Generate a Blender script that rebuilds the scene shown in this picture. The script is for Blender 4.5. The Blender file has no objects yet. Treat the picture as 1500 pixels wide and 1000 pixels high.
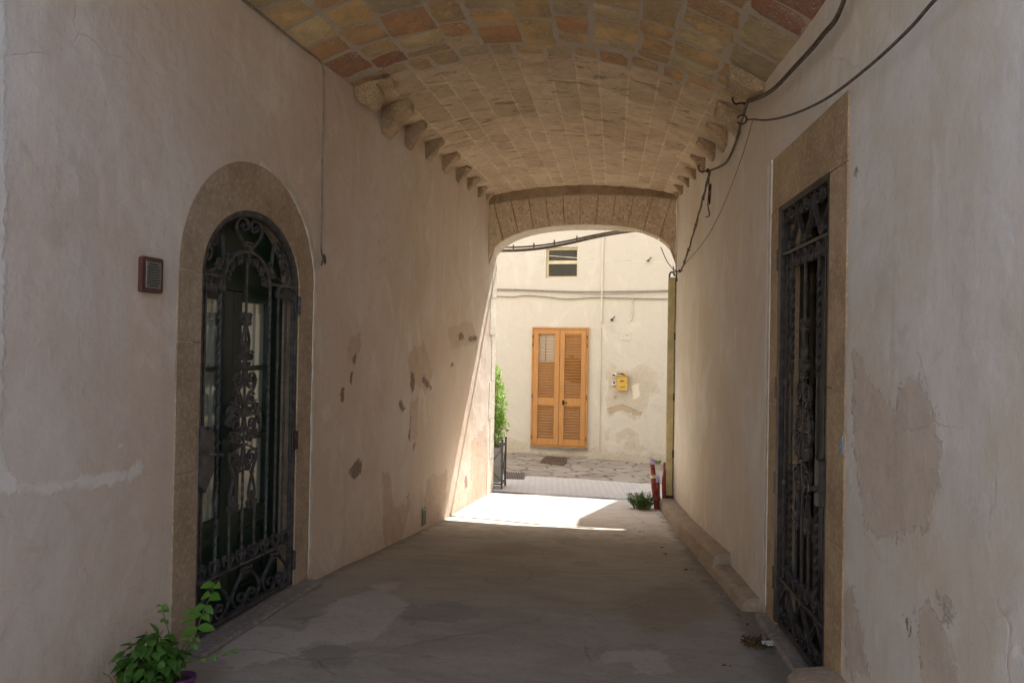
import bpy, math, random
from mathutils import Vector, Matrix, noise
random.seed(7)
sc = bpy.context.scene
col = sc.collection
PI = math.pi

# ------------------------------------------------------------------ camera
FPX = 1149.0
A = math.radians(8); PT = .0105; RO = .0175
F = Vector((-math.sin(A)*math.cos(PT), math.cos(A)*math.cos(PT), math.sin(PT)))
R0 = Vector((math.cos(A), math.sin(A), 0)); U0 = R0.cross(F)
R = R0*math.cos(RO)+U0*math.sin(RO); U = U0*math.cos(RO)-R0*math.sin(RO)
CAM = Vector((0, 0, 1.6))
def ray(px, py): return F+R*((px-750)/FPX)+U*((500-py)/FPX)
AL, BL, AR, BR = -2.557, .0787, 1.175, -.0529
def xl(y): return AL+BL*y
def xr(y): return AR+BR*y
def onp(px, py, a, b):
    d = ray(px, py); t = a/(d.x-b*d.y); return CAM+d*t
def L(px, py, off=0): return onp(px, py, AL+off, BL)     # a point of the left wall
def Rt(px, py, off=0): return onp(px, py, AR-off, BR)    # a point of the right wall
def atY(px, py, y): d = ray(px, py); return CAM+d*(y/d.y)
def atZ(px, py, z): d = ray(px, py); return CAM+d*((z-1.6)/d.z)
SK = -.1                                                  # the arch and the house opposite stand slightly skew
def yk(y0, x): return y0+SK*(x+.56)
def atK(px, py, y0):
    d = ray(px, py); t = (y0+SK*.56)/(d.y-SK*d.x); return CAM+d*t
def floor_z(y):
    pts = [(-30, -.03), (4.9, -.03), (5.8, -.09), (6.4, -.135), (8.4, -.27), (10.6, -.345), (12, -.37), (15.2, -.40), (60, -.4)]
    for (a, za), (b, zb) in zip(pts, pts[1:]):
        if y <= b: return za+(zb-za)*(y-a)/(b-a)
    return -.4
def atF(px, py, up=0):
    p = atZ(px, py, -.1)
    for _ in range(12): p = atZ(px, py, floor_z(p.y)+up)
    return p
cd = bpy.data.cameras.new('camera'); cam = bpy.data.objects.new('camera', cd); col.objects.link(cam)
cd.sensor_width = 36; cd.lens = FPX/1500*36; cd.clip_end = 500; cd.clip_start = .02
M4 = Matrix((R, U, -F)).transposed().to_4x4(); M4.translation = CAM
cam.matrix_world = M4
sc.camera = cam

# ------------------------------------------------------------------ light
SK_, SS_ = .30, 1.57
sund = Vector((SK_, 1, SS_)).normalized()
el = math.asin(sund.z); az = math.atan2(sund.x, sund.y)
w = bpy.data.worlds.new('World'); sc.world = w; w.use_nodes = True
nt = w.node_tree; bg = nt.nodes['Background']
sky = nt.nodes.new('ShaderNodeTexSky'); sky.sky_type = 'NISHITA'; sky.sun_disc = False
sky.sun_elevation = el; sky.sun_rotation = az; sky.air_density = 1.0; sky.dust_density = 1.5
nt.links.new(sky.outputs[0], bg.inputs[0]); bg.inputs[1].default_value = .15
sd = bpy.data.lights.new('sun', 'SUN'); sd.energy = 5.0; sd.angle = math.radians(.5); sd.color = (1, .95, .87)
so = bpy.data.objects.new('sun', sd); col.objects.link(so)
so.rotation_euler = sund.to_track_quat('Z', 'Y').to_euler(); so.location = (0, 0, 20)
vs = sc.view_settings; vs.view_transform = 'Standard'; vs.look = 'None'; vs.gamma = 1; vs.exposure = 1.72
sc.cycles.max_bounces = 14; sc.cycles.diffuse_bounces = 10; sc.cycles.glossy_bounces = 6
sc.cycles.transparent_max_bounces = 12
sc.cycles.use_denoising = True
sc.cycles.sample_clamp_indirect = 8

# ------------------------------------------------------------------ materials
class N:
    def __init__(s, name):
        s.m = bpy.data.materials.new(name); s.m.use_nodes = True; s.t = s.m.node_tree
        s.b = s.t.nodes['Principled BSDF']; s.b.inputs['Specular IOR Level'].default_value = .3
        s.tc = s.t.nodes.new('ShaderNodeTexCoord')
    def n(s, ty, **k):
        x = s.t.nodes.new(ty)
        for a, v in k.items(): setattr(x, a, v)
        return x
    def put(s, inp, v):
        if isinstance(v, bpy.types.NodeSocket): s.t.links.new(v, inp)
        elif isinstance(v, (tuple, list)) and len(v) == 3 and inp.type == 'RGBA': inp.default_value = (*v, 1)
        else: inp.default_value = v
    def co(s, scale=(1, 1, 1), rot=(0, 0, 0), src=None):
        mp = s.n('ShaderNodeMapping'); mp.inputs['Scale'].default_value = scale; mp.inputs['Rotation'].default_value = rot
        s.put(mp.inputs['Vector'], src or s.tc.outputs['Object']); return mp.outputs[0]
    def noise(s, scale, detail=4, rough=.55, vec=None, dist=0):
        x = s.n('ShaderNodeTexNoise'); x.inputs['Scale'].default_value = scale; x.inputs['Detail'].default_value = detail
        x.inputs['Roughness'].default_value = rough; x.inputs['Distortion'].default_value = dist
        s.put(x.inputs['Vector'], vec or s.tc.outputs['Object']); return x.outputs['Fac']
    def math(s, op, a, b=0, c=0):
        x = s.n('ShaderNodeMath', operation=op); s.put(x.inputs[0], a); s.put(x.inputs[1], b); s.put(x.inputs[2], c); return x.outputs[0]
    def step(s, v, a, b, o0=0, o1=1):
        x = s.n('ShaderNodeMapRange', interpolation_type='SMOOTHSTEP'); s.put(x.inputs[0], v)
        x.inputs[1].default_value = a; x.inputs[2].default_value = b; x.inputs[3].default_value = o0; x.inputs[4].default_value = o1
        return x.outputs[0]
    def mix(s, f, a, b, bt='MIX'):
        x = s.n('ShaderNodeMix', data_type='RGBA', blend_type=bt); s.put(x.inputs[0], f); s.put(x.inputs[6], a); s.put(x.inputs[7], b); return x.outputs[2]
    def attr(s, name):
        x = s.n('ShaderNodeAttribute', attribute_name=name); return x
    def bump(s, h, strength=.3, dist=.01, prev=None):
        x = s.n('ShaderNodeBump'); x.inputs['Strength'].default_value = strength; x.inputs['Distance'].default_value = dist
        s.put(x.inputs['Height'], h)
        if prev: s.put(x.inputs['Normal'], prev)
        return x.outputs[0]
    def done(s, color, rough=.85, bump=None, metal=0):
        s.put(s.b.inputs['Base Color'], color); s.put(s.b.inputs['Roughness'], rough); s.b.inputs['Metallic'].default_value = metal
        if bump: s.put(s.b.inputs['Normal'], bump)
        return s.m

def plaster(name, c0, c1, c2, peel, white, chip, k=1.0, soft=1.0, zb=0.0):
    g = N(name)
    big = g.noise(.75*k, 6, .65, dist=.5)
    vert = g.noise(3.4, 6, .65, g.co((1, 1, .13)))
    cloud = g.noise(1.9, 6, .7, g.co((1, 1, .6)), 1.1)
    fine = g.noise(11, 7, .7)
    grit = g.noise(150, 3, .6)
    c = g.mix(g.step(big, .38, .62), c0, c1)
    c = g.mix(g.math('MULTIPLY', g.step(vert, .42, .64), .65), c, c2)
    c = g.mix(g.math('MULTIPLY', g.step(cloud, .52, .68), .5), c, tuple(min(.85, v*1.16) for v in c0))
    c = g.mix(g.math('MULTIPLY', g.step(fine, .5, .75), .22), c, tuple(v*.80 for v in c1))
    c = g.mix(g.math('MULTIPLY', g.step(g.noise(2.7, 7, .75, dist=1.2), .56, .70), .38), c, tuple(v*.76 for v in c1))
    c = g.mix(g.math('MULTIPLY', g.step(g.noise(5, 7, .7, g.co((1, 1, .07)), .3), .60, .72), .3), c, tuple(v*.72 for v in c1))
    rag = g.math('ADD', g.math('SUBTRACT', g.noise(9, 7, .72, dist=.6), .5), g.math('MULTIPLY', g.math('SUBTRACT', g.noise(45, 4, .6), .5), .35))
    def mask(a, amp, so):
        v = g.math('ADD', g.attr(a).outputs['Fac'], g.math('MULTIPLY', rag, amp))
        return g.step(v, -so, so)
    mp = mask('peel', .24, .008*soft)
    pc = g.mix(g.step(g.noise(7, 6, .7), .35, .7), peel, tuple(v*.78 for v in peel))
    pc = g.mix(g.math('MULTIPLY', g.step(g.noise(19, 6, .7), .5, .62), .45), pc, c1)
    c = g.mix(g.math('MULTIPLY', mp, .60 if soft < 2 else .62), c, pc)
    edge = g.math('SUBTRACT', mask('peel', .24, .02*soft), mp)
    c = g.mix(g.math('MULTIPLY', g.math('ABSOLUTE', edge), .5), c, white)
    mw = mask('white', .10, .014)
    c = g.mix(g.math('MULTIPLY', mw, .8), c, white)
    rag2 = g.math('SUBTRACT', g.noise(26, 6, .75, dist=.8), .5)
    mc = g.step(g.math('ADD', g.attr('chip').outputs['Fac'], g.math('MULTIPLY', rag2, .17)), -.006, .006)
    c = g.mix(g.math('MULTIPLY', mc, .85), c, chip)
    pits = g.step(g.noise(38, 4, .6), .72, .75)
    c = g.mix(g.math('MULTIPLY', pits, .5), c, chip)
    # grime rising from the foot of the wall
    sep = g.n('ShaderNodeSeparateXYZ'); g.put(sep.inputs[0], g.tc.outputs['Object'])
    gr = g.step(g.math('ADD', sep.outputs[2], g.math('MULTIPLY', rag, -1.3)), zb-.25, zb+.38, 1, 0)
    c = g.mix(g.math('MULTIPLY', gr, .5), c, tuple(v*.82 for v in peel))
    ck = g.n('ShaderNodeTexVoronoi', feature='DISTANCE_TO_EDGE'); ck.inputs['Scale'].default_value = .9
    nz = g.n('ShaderNodeTexNoise'); nz.inputs['Scale'].default_value = 3; nz.inputs['Detail'].default_value = 7; g.put(nz.inputs['Vector'], g.tc.outputs['Object'])
    wv = g.n('ShaderNodeMix', data_type='VECTOR'); wv.inputs[0].default_value = .22; g.put(wv.inputs[4], g.tc.outputs['Object']); g.put(wv.inputs[5], nz.outputs['Color']); g.put(ck.inputs['Vector'], wv.outputs[1])
    hair = g.math('MULTIPLY', g.step(ck.outputs['Distance'], 0, .005, 1, 0), g.step(cloud, .5, .6))
    c = g.mix(g.math('MULTIPLY', hair, .13), c, chip)
    h = g.math('ADD', g.math('MULTIPLY', fine, .7), g.math('MULTIPLY', grit, .14))
    h = g.math('SUBTRACT', h, g.math('MULTIPLY', mp, .5)); h = g.math('ADD', h, g.math('MULTIPLY', mw, .35))
    h = g.math('SUBTRACT', h, g.math('MULTIPLY', mc, .9)); h = g.math('SUBTRACT', h, g.math('MULTIPLY', hair, .2))
    h = g.math('ADD', h, g.math('MULTIPLY', g.noise(2.4, 4, .55), 2.6)); h = g.math('ADD', h, g.math('MULTIPLY', vert, .5))
    return g.done(c, .92, g.bump(h, .7, .012))
def stone(name, c0, c1, pit=.5, scale=1.0, k=.6):
    g = N(name)
    a = g.noise(3*scale, 6, .65); b = g.noise(40*scale, 5, .7); p = g.noise(95*scale, 2, .5)
    c = g.mix(g.step(a, .35, .68), c0, c1)
    c = g.mix(g.math('MULTIPLY', g.step(b, .48, .66), .5), c, tuple(min(1, v*1.5) for v in c0))
    c = g.mix(g.math('MULTIPLY', g.step(g.noise(9*scale, 6, .75, dist=.7), .5, .66), .4), c, tuple(v*.7 for v in c1))
    c = g.mix(g.math('MULTIPLY', g.step(p, .60, .70), pit), c, tuple(v*.45 for v in c1))
    h = g.math('ADD', b, g.math('MULTIPLY', g.step(p, .56, .70), -.8))
    return g.done(c, .92, g.bump(h, k, .008))
def plain(name, c, rough=.5, metal=0, var=.25, scale=12, bmp=.15):
    g = N(name); a = g.noise(scale, 5, .6)
    cc = g.mix(g.step(a, .35, .65), tuple(v*(1-var) for v in c), tuple(min(1, v*(1+var)) for v in c))
    return g.done(cc, rough, g.bump(g.noise(scale*4, 4, .6), bmp, .003), metal)

MT = {}
MT['wall_l'] = plaster('left_plaster', (.66, .60, .535), (.60, .495, .405), (.635, .52, .435), (.52, .38, .28), (.76, .73, .68), (.20, .14, .10), zb=-.05)
MT['wall_r'] = plaster('right_plaster', (.69, .66, .60), (.64, .565, .455), (.67, .585, .485), (.58, .465, .365), (.80, .78, .73), (.24, .18, .13), zb=-.05)
MT['facade'] = plaster('facade_plaster', (.58, .555, .505), (.56, .53, .475), (.57, .54, .485), (.50, .435, .335), (.74, .70, .62), (.42, .34, .23), soft=4, zb=-.42)
MT['facade_plain'] = plain('facade_trim_plaster', (.60, .565, .50), .9, 0, .05, 3, .2)
MT['ext'] = plain('outer_plaster', (.60, .535, .43), .9, 0, .08, 2, .2)
MT['surround'] = stone('surround_stone', (.42, .335, .24), (.32, .24, .165), .35, 1, .7)
MT['surround_r'] = stone('lintel_stone', (.46, .34, .205), (.34, .235, .14), .3, 1, .6)
MT['whiteplaster'] = plain('patching_plaster', (.66, .62, .56), .95, 0, .12, 9, .5)
MT['sill'] = stone('sill_stone', (.26, .23, .20), (.19, .165, .145), .3, .8, .35)
MT['arch'] = stone('arch_stone', (.62, .50, .36), (.50, .39, .27), .5, .55, 1.0)
MT['intrados'] = stone('intrados_stone', (.68, .62, .51), (.58, .52, .42), .15, .8, .3)
MT['band'] = stone('band_stone', (.24, .165, .10), (.40, .30, .20), .6, .7, 1.0)
MT['kerb'] = stone('kerb_stone', (.38, .31, .235), (.30, .24, .18), .2, .8, .3)
MT['corbel'] = stone('corbel_stone', (.50, .37, .23), (.33, .255, .185), .5, 1, 1.0)
MT['iron'] = plain('wrought_iron', (.082, .077, .078), .5, .3, .35, 20, .3)
MT['iron_r'] = plain('dark_iron', (.052, .046, .043), .55, .3, .35, 20, .3)
MT['rust'] = plain('rusty_iron', (.08, .045, .03), .8, .2, .4, 30, .4)
MT['green'] = plain('green_paint', (.014, .035, .024), .35, 0, .2, 8, .05)
MT['browndoor'] = plain('dark_door_paint', (.030, .022, .016), .5, 0, .2, 8, .1)
MT['reflection_curtain'] = plain('reflection_cloth', (.88, .88, .82), .95, 0, .06, 4, .1)  # whitened to stand in for bright sky reflections in the left panes
MT['cable'] = plain('cable_rubber', (.11, .088, .068), .7, 0, .3, 30, .2)
MT['cablelight'] = plain('cable_grey', (.26, .22, .18), .7, 0, .2, 30, .2)
MT['cream'] = plain('cream_paint', (.62, .55, .38), .6, 0, .08, 6, .05)
MT['whitewire'] = plain('pale_wire', (.6, .58, .5), .6)
MT['olive'] = plain('olive_paint', (.50, .43, .23), .55, 0, .12, 9, .2)
MT['yellow'] = plain('yellow_metal', (.55, .36, .08), .45, 0, .12, 20, .05)
MT['black'] = plain('black_void', (.012, .011, .010), .8)
MT['paper'] = plain('paper', (.68, .67, .64), .9)
MT['blue'] = plain('blue_paint', (.22, .36, .44), .7, 0, .3, 60)
MT['redplastic'] = plain('red_plastic', (.22, .045, .03), .6, 0, .35, 14, .2)
MT['lilac'] = plain('lilac_plastic', (.42, .38, .55), .5, 0, .2, 30)
MT['purple'] = plain('purple_plastic', (.11, .035, .12), .4, 0, .1, 5, .02)
MT['whitepot'] = plain('white_plastic', (.62, .62, .65), .4, 0, .05, 5, .02)
MT['greypot'] = plain('grey_plastic', (.07, .07, .08), .5, 0, .1, 5, .02)
MT['soil'] = plain('soil', (.05, .035, .025), 1, 0, .4, 40, .6)
MT['planter'] = plain('planter_panel', (.30, .30, .29), .6, 0, .1, 5, .05)
MT['stem'] = plain('green_stem', (.12, .16, .04), .6)
MT['trunk'] = plain('bark', (.14, .10, .06), .9, 0, .3, 30, .4)
MT['weedleaf'] = None
MT['frame_brown'] = plain('brown_frame', (.11, .045, .035), .5, 0, .15, 20, .1)
MT['slat_grey'] = plain('grey_slats', (.20, .20, .17), .6, 0, .1, 20)
MT['slotdark'] = plain('dark_slots', (.04, .045, .035), .7)
MT['grate'] = plain('iron_grate', (.16, .115, .085), .8, .2, .3, 30, .3)
MT['grategrey'] = plain('grey_grate', (.22, .20, .18), .8, .2, .2, 30, .3)
MT['deadleaf'] = plain('dead_leaf', (.09, .055, .03), .9, 0, .4, 40)
MT['moss'] = plain('moss_clump', (.11, .07, .03), 1, 0, .5, 60, .8)
MT['greenmetal'] = plain('green_cover', (.13, .15, .11), .6, 0, .2, 20)
def leafmat(name, c, c2):
    g = N(name)
    oi = g.n('ShaderNodeAttribute', attribute_name='rnd')
    cc = g.mix(oi.outputs['Fac'], c, c2)
    m = g.done(cc, .45)
    g.b.inputs['Subsurface Weight'].default_value = 0
    tr = g.n('ShaderNodeBsdfTranslucent'); g.put(tr.inputs[0], tuple(min(1, v*1.3) for v in c2))
    mx = g.n('ShaderNodeMixShader'); mx.inputs[0].default_value = .28
    out = g.t.nodes['Material Output']
    g.t.links.new(g.b.outputs[0], mx.inputs[1]); g.t.links.new(tr.outputs[0], mx.inputs[2]); g.t.links.new(mx.outputs[0], out.inputs[0])
    return m
MT['basil'] = leafmat('basil_leaf', (.035, .10, .015), (.10, .22, .035))
MT['shrub'] = leafmat('shrub_leaf', (.09, .20, .025), (.24, .38, .06))
MT['mint'] = leafmat('mint_leaf', (.05, .15, .02), (.12, .26, .03))
MT['weedleaf'] = leafmat('weed_leaf', (.05, .12, .03), (.14, .24, .06))
def glass(name, tint, refl):
    g = N(name); out = g.t.nodes['Material Output']
    t = g.n('ShaderNodeBsdfTransparent'); t.inputs[0].default_value = (*tint, 1)
    gl = g.n('ShaderNodeBsdfGlossy'); gl.inputs['Roughness'].default_value = .015; gl.inputs[0].default_value = (.9, .93, .92, 1)
    fr = g.n('ShaderNodeLayerWeight'); fr.inputs[0].default_value = .5
    mx = g.n('ShaderNodeMixShader'); g.put(mx.inputs[0], g.math('MULTIPLY_ADD', g.math('POWER', fr.outputs['Facing'], 2.2), refl, .04))
    g.t.links.new(t.outputs[0], mx.inputs[1]); g.t.links.new(gl.outputs[0], mx.inputs[2]); g.t.links.new(mx.outputs[0], out.inputs[0])
    return g.m
MT['glass'] = glass('pane_glass', (.92, .95, .93), .9)
MT['glass_dark'] = glass('dark_pane_glass', (.5, .5, .48), .4)
def wood():
    g = N('orange_wood')
    a = g.noise(6, 5, .6, g.co((12, 1, .7))); b = g.noise(2, 3, .5)
    c = g.mix(g.step(a, .3, .7), (.40, .19, .062), (.50, .26, .095))
    c = g.mix(g.math('MULTIPLY', g.step(b, .4, .7), .3), c, (.36, .16, .05))
    return g.done(c, .5, g.bump(a, .15, .003))
MT['wood'] = wood()

def floor_mat():
    g = N('worn_concrete')
    a = g.noise(.9, 6, .62, dist=.6); b = g.noise(5, 7, .65, g.co((.5, 1.3, 1))); f = g.noise(60, 5, .7); s = g.noise(2.2, 6, .7, g.co((.6, 1.6, 1)), 1.2)
    c = g.mix(g.step(a, .35, .65), (.335, .305, .255), (.28, .25, .205))
    c = g.mix(g.math('MULTIPLY', g.step(b, .42, .7), .6), c, (.37, .335, .28))
    c = g.mix(g.math('MULTIPLY', g.step(s, .52, .66), .45), c, (.195, .18, .155))
    rag = g.math('SUBTRACT', g.noise(7, 7, .7), .5)
    def mask(n_, amp, soft): return g.step(g.math('ADD', g.attr(n_).outputs['Fac'], g.math('MULTIPLY', rag, amp)), -soft, soft)
    ml = mask('white', .28, .02); md = mask('chip', .45, .015); mr = mask('peel', .35, .08)
    c = g.mix(g.math('MULTIPLY', md, .40), c, (.14, .135, .12))
    c = g.mix(g.math('MULTIPLY', mr, .28), c, (.21, .135, .075))
    c = g.mix(g.math('MULTIPLY', ml, .7), c, (.44, .40, .35))
    c = g.mix(g.math('MULTIPLY', g.step(f, .6, .75), .4), c, (.33, .29, .25))
    # pale sweep towards the street end, lightened to bounce sun into the passage
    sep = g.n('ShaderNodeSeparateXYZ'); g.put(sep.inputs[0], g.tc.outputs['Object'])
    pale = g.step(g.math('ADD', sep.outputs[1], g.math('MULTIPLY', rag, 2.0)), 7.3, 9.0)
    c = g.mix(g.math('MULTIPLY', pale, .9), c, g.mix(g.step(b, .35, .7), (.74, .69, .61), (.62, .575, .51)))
    crack = g.n('ShaderNodeTexVoronoi', feature='DISTANCE_TO_EDGE'); crack.inputs['Scale'].default_value = .8
    wv = g.n('ShaderNodeMix', data_type='VECTOR'); wv.inputs[0].default_value = .25
    nz = g.n('ShaderNodeTexNoise'); nz.inputs['Scale'].default_value = 2.5; nz.inputs['Detail'].default_value = 6; g.put(nz.inputs['Vector'], g.tc.outputs['Object'])
    g.put(wv.inputs[4], g.tc.outputs['Object']); g.put(wv.inputs[5], nz.outputs['Color']); g.put(crack.inputs['Vector'], wv.outputs[1])
    ck = g.step(crack.outputs['Distance'], .0, .012, 1, 0)
    ck = g.math('MULTIPLY', ck, g.step(a, .48, .56))
    c = g.mix(g.math('MULTIPLY', ck, .16), c, (.09, .08, .07))
    c = g.mix(g.math('MULTIPLY', g.step(g.noise(24, 7, .75, dist=.5), .52, .68), .4), c, (.17, .15, .13))
    c = g.mix(g.math('MULTIPLY', g.step(g.noise(13, 7, .8, g.co((.5, 1.8, 1)), .8), .56, .66), .4), c, (.40, .36, .315))
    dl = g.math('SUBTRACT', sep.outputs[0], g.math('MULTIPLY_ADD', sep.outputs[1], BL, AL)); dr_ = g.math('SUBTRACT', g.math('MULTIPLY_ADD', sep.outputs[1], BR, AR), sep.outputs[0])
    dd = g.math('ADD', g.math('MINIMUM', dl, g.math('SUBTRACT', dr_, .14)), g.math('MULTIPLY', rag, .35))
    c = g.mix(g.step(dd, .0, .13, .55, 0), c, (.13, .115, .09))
    gt = g.math('MULTIPLY', g.step(g.noise(55, 4, .7), .64, .69), g.step(g.noise(1.7, 5, .7), .42, .6))
    c = g.mix(g.math('MULTIPLY', gt, .6), c, (.10, .085, .06))
    gt2 = g.step(g.noise(75, 3, .65, g.co((1, 1, 1), (0, 0, 1))), .66, .71)
    c = g.mix(g.math('MULTIPLY', gt2, .45), c, (.46, .42, .35))
    h = g.math('ADD', g.math('MULTIPLY', b, .8), g.math('MULTIPLY', f, .18)); h = g.math('ADD', h, g.math('MULTIPLY', ml, .3)); h = g.math('SUBTRACT', h, g.math('MULTIPLY', ck, .3))
    return g.done(c, g.step(s, .4, .7, .95, .85), g.bump(h, .8, .014))
MT['floor'] = floor_mat()
def flag_mat():
    g = N('flagstones')
    nz = g.n('ShaderNodeTexNoise'); nz.inputs['Scale'].default_value = 3; nz.inputs['Detail'].default_value = 5; g.put(nz.inputs['Vector'], g.tc.outputs['Object'])
    wv = g.n('ShaderNodeMix', data_type='VECTOR'); wv.inputs[0].default_value = .16
    g.put(wv.inputs[4], g.co((1.0, 1.5, 1))); g.put(wv.inputs[5], nz.outputs['Color'])
    v = g.n('ShaderNodeTexVoronoi', feature='DISTANCE_TO_EDGE'); v.inputs['Scale'].default_value = 3.2; g.put(v.inputs['Vector'], wv.outputs[1])
    v2 = g.n('ShaderNodeTexVoronoi'); v2.inputs['Scale'].default_value = 3.2; g.put(v2.inputs['Vector'], wv.outputs[1])
    c = g.mix(v2.outputs['Color'], (.42, .36, .285), (.28, .235, .18))
    c = g.mix(g.math('MULTIPLY', g.step(g.noise(9, 6, .7), .45, .7), .5), c, (.46, .41, .34))
    gap = g.step(g.math('ADD', v.outputs['Distance'], g.math('MULTIPLY', g.noise(10, 5, .6), .07)), .03, .11, .9, 0)
    gc = g.mix(g.step(g.noise(3.5, 3), .5, .6), (.13, .10, .075), (.09, .10, .04))
    c = g.mix(gap, c, gc)
    return g.done(c, .85, g.bump(g.math('ADD', g.math('MULTIPLY', gap, -1), g.math('MULTIPLY', g.noise(12, 5), .5)), .7, .03))
MT['flags'] = flag_mat()
def sett_mat():
    g = N('pale_setts')
    b = g.n('ShaderNodeTexBrick'); b.offset = .5
    for k_, v_ in (('Scale', 1), ('Mortar Size', .008), ('Brick Width', .085), ('Row Height', .22), ('Bias', 0)): b.inputs[k_].default_value = v_
    b.inputs['Color1'].default_value = (.62, .57, .50, 1); b.inputs['Color2'].default_value = (.58, .53, .465, 1); b.inputs['Mortar'].default_value = (.50, .455, .39, 1)
    g.put(b.inputs['Vector'], g.co((1, 1, 1), (0, 0, math.atan(.1))))
    c = g.mix(g.math('MULTIPLY', g.step(g.noise(6, 5), .45, .7), .4), b.outputs['Color'], (.56, .53, .48))
    return g.done(c, .8, g.bump(g.math('MULTIPLY', b.outputs['Fac'], -1), .4, .01))
MT['setts'] = sett_mat()
MT['ground'] = plain('bounce_ground', (.46, .43, .37), .95, 0, .2, 1, .2)  # albedo raised so the rear ground bounces light up to the vault
def vault_mat():
    g = N('vault_blocks')
    at = g.attr('Col'); rg = g.attr('coarse').outputs['Fac']
    base = at.outputs['Color']
    # pale tool scratches on the bare blocks near the camera
    s1 = g.noise(26, 4, .75, g.co((1.0, 2.4, 1), (0, 0, .5)), 1.5); s2 = g.noise(60, 3, .7, g.co((2.6, 1, 1), (0, 0, -.6)), .8)
    sc1 = g.math('MAXIMUM', g.step(s1, .50, .58), g.step(s2, .52, .60))
    patch = g.math('MULTIPLY', g.step(g.noise(3.2, 3, .6), .36, .62), g.attr('blk').outputs['Fac'])
    blk = g.math('MULTIPLY_ADD', g.attr('blk').outputs['Fac'], .8, .2)
    sc1 = g.math('MULTIPLY', g.math('MULTIPLY', sc1, patch), rg)
    c = g.mix(g.math('MULTIPLY', g.math('MULTIPLY', g.step(g.noise(8, 7, .75, dist=.8), .42, .62), .4), blk), base, g.mix(.55, base, (.26, .15, .08)))
    c = g.mix(g.math('MULTIPLY', g.math('MULTIPLY', g.step(g.noise(3.1, 6, .7, dist=.5), .54, .68), .35), blk), c, (.60, .47, .36))
    c = g.mix(g.math('MULTIPLY', sc1, .62), c, (.76, .63, .50))
    # weathering further in: brown blotches, eroded pits stretched across the vault
    inn = g.math('SUBTRACT', 1, rg)
    st = g.step(g.noise(1.6, 7, .72, dist=1.0), .47, .66)
    c = g.mix(g.math('MULTIPLY', g.math('MULTIPLY', st, .42), inn), c, (.42, .29, .18))
    p1 = g.step(g.noise(6.5, 7, .82, g.co((.55, 2.2, 1)), .6), .57, .64)
    p2 = g.step(g.noise(46, 4, .65), .66, .71)
    pp = g.math('MULTIPLY', g.math('MAXIMUM', g.math('MULTIPLY', p1, .65), p2), inn)
    c = g.mix(g.math('MULTIPLY', pp, .7), c, (.22, .145, .085))
    h = g.math('ADD', g.noise(30, 7, .8), g.math('MULTIPLY', sc1, .6)); h = g.math('SUBTRACT', h, pp); h = g.math('ADD', h, g.math('MULTIPLY', g.noise(6, 5, .7), 1.2))
    return g.done(c, .95, g.bump(h, 1.0, .012))
MT['vault'] = vault_mat()

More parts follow.
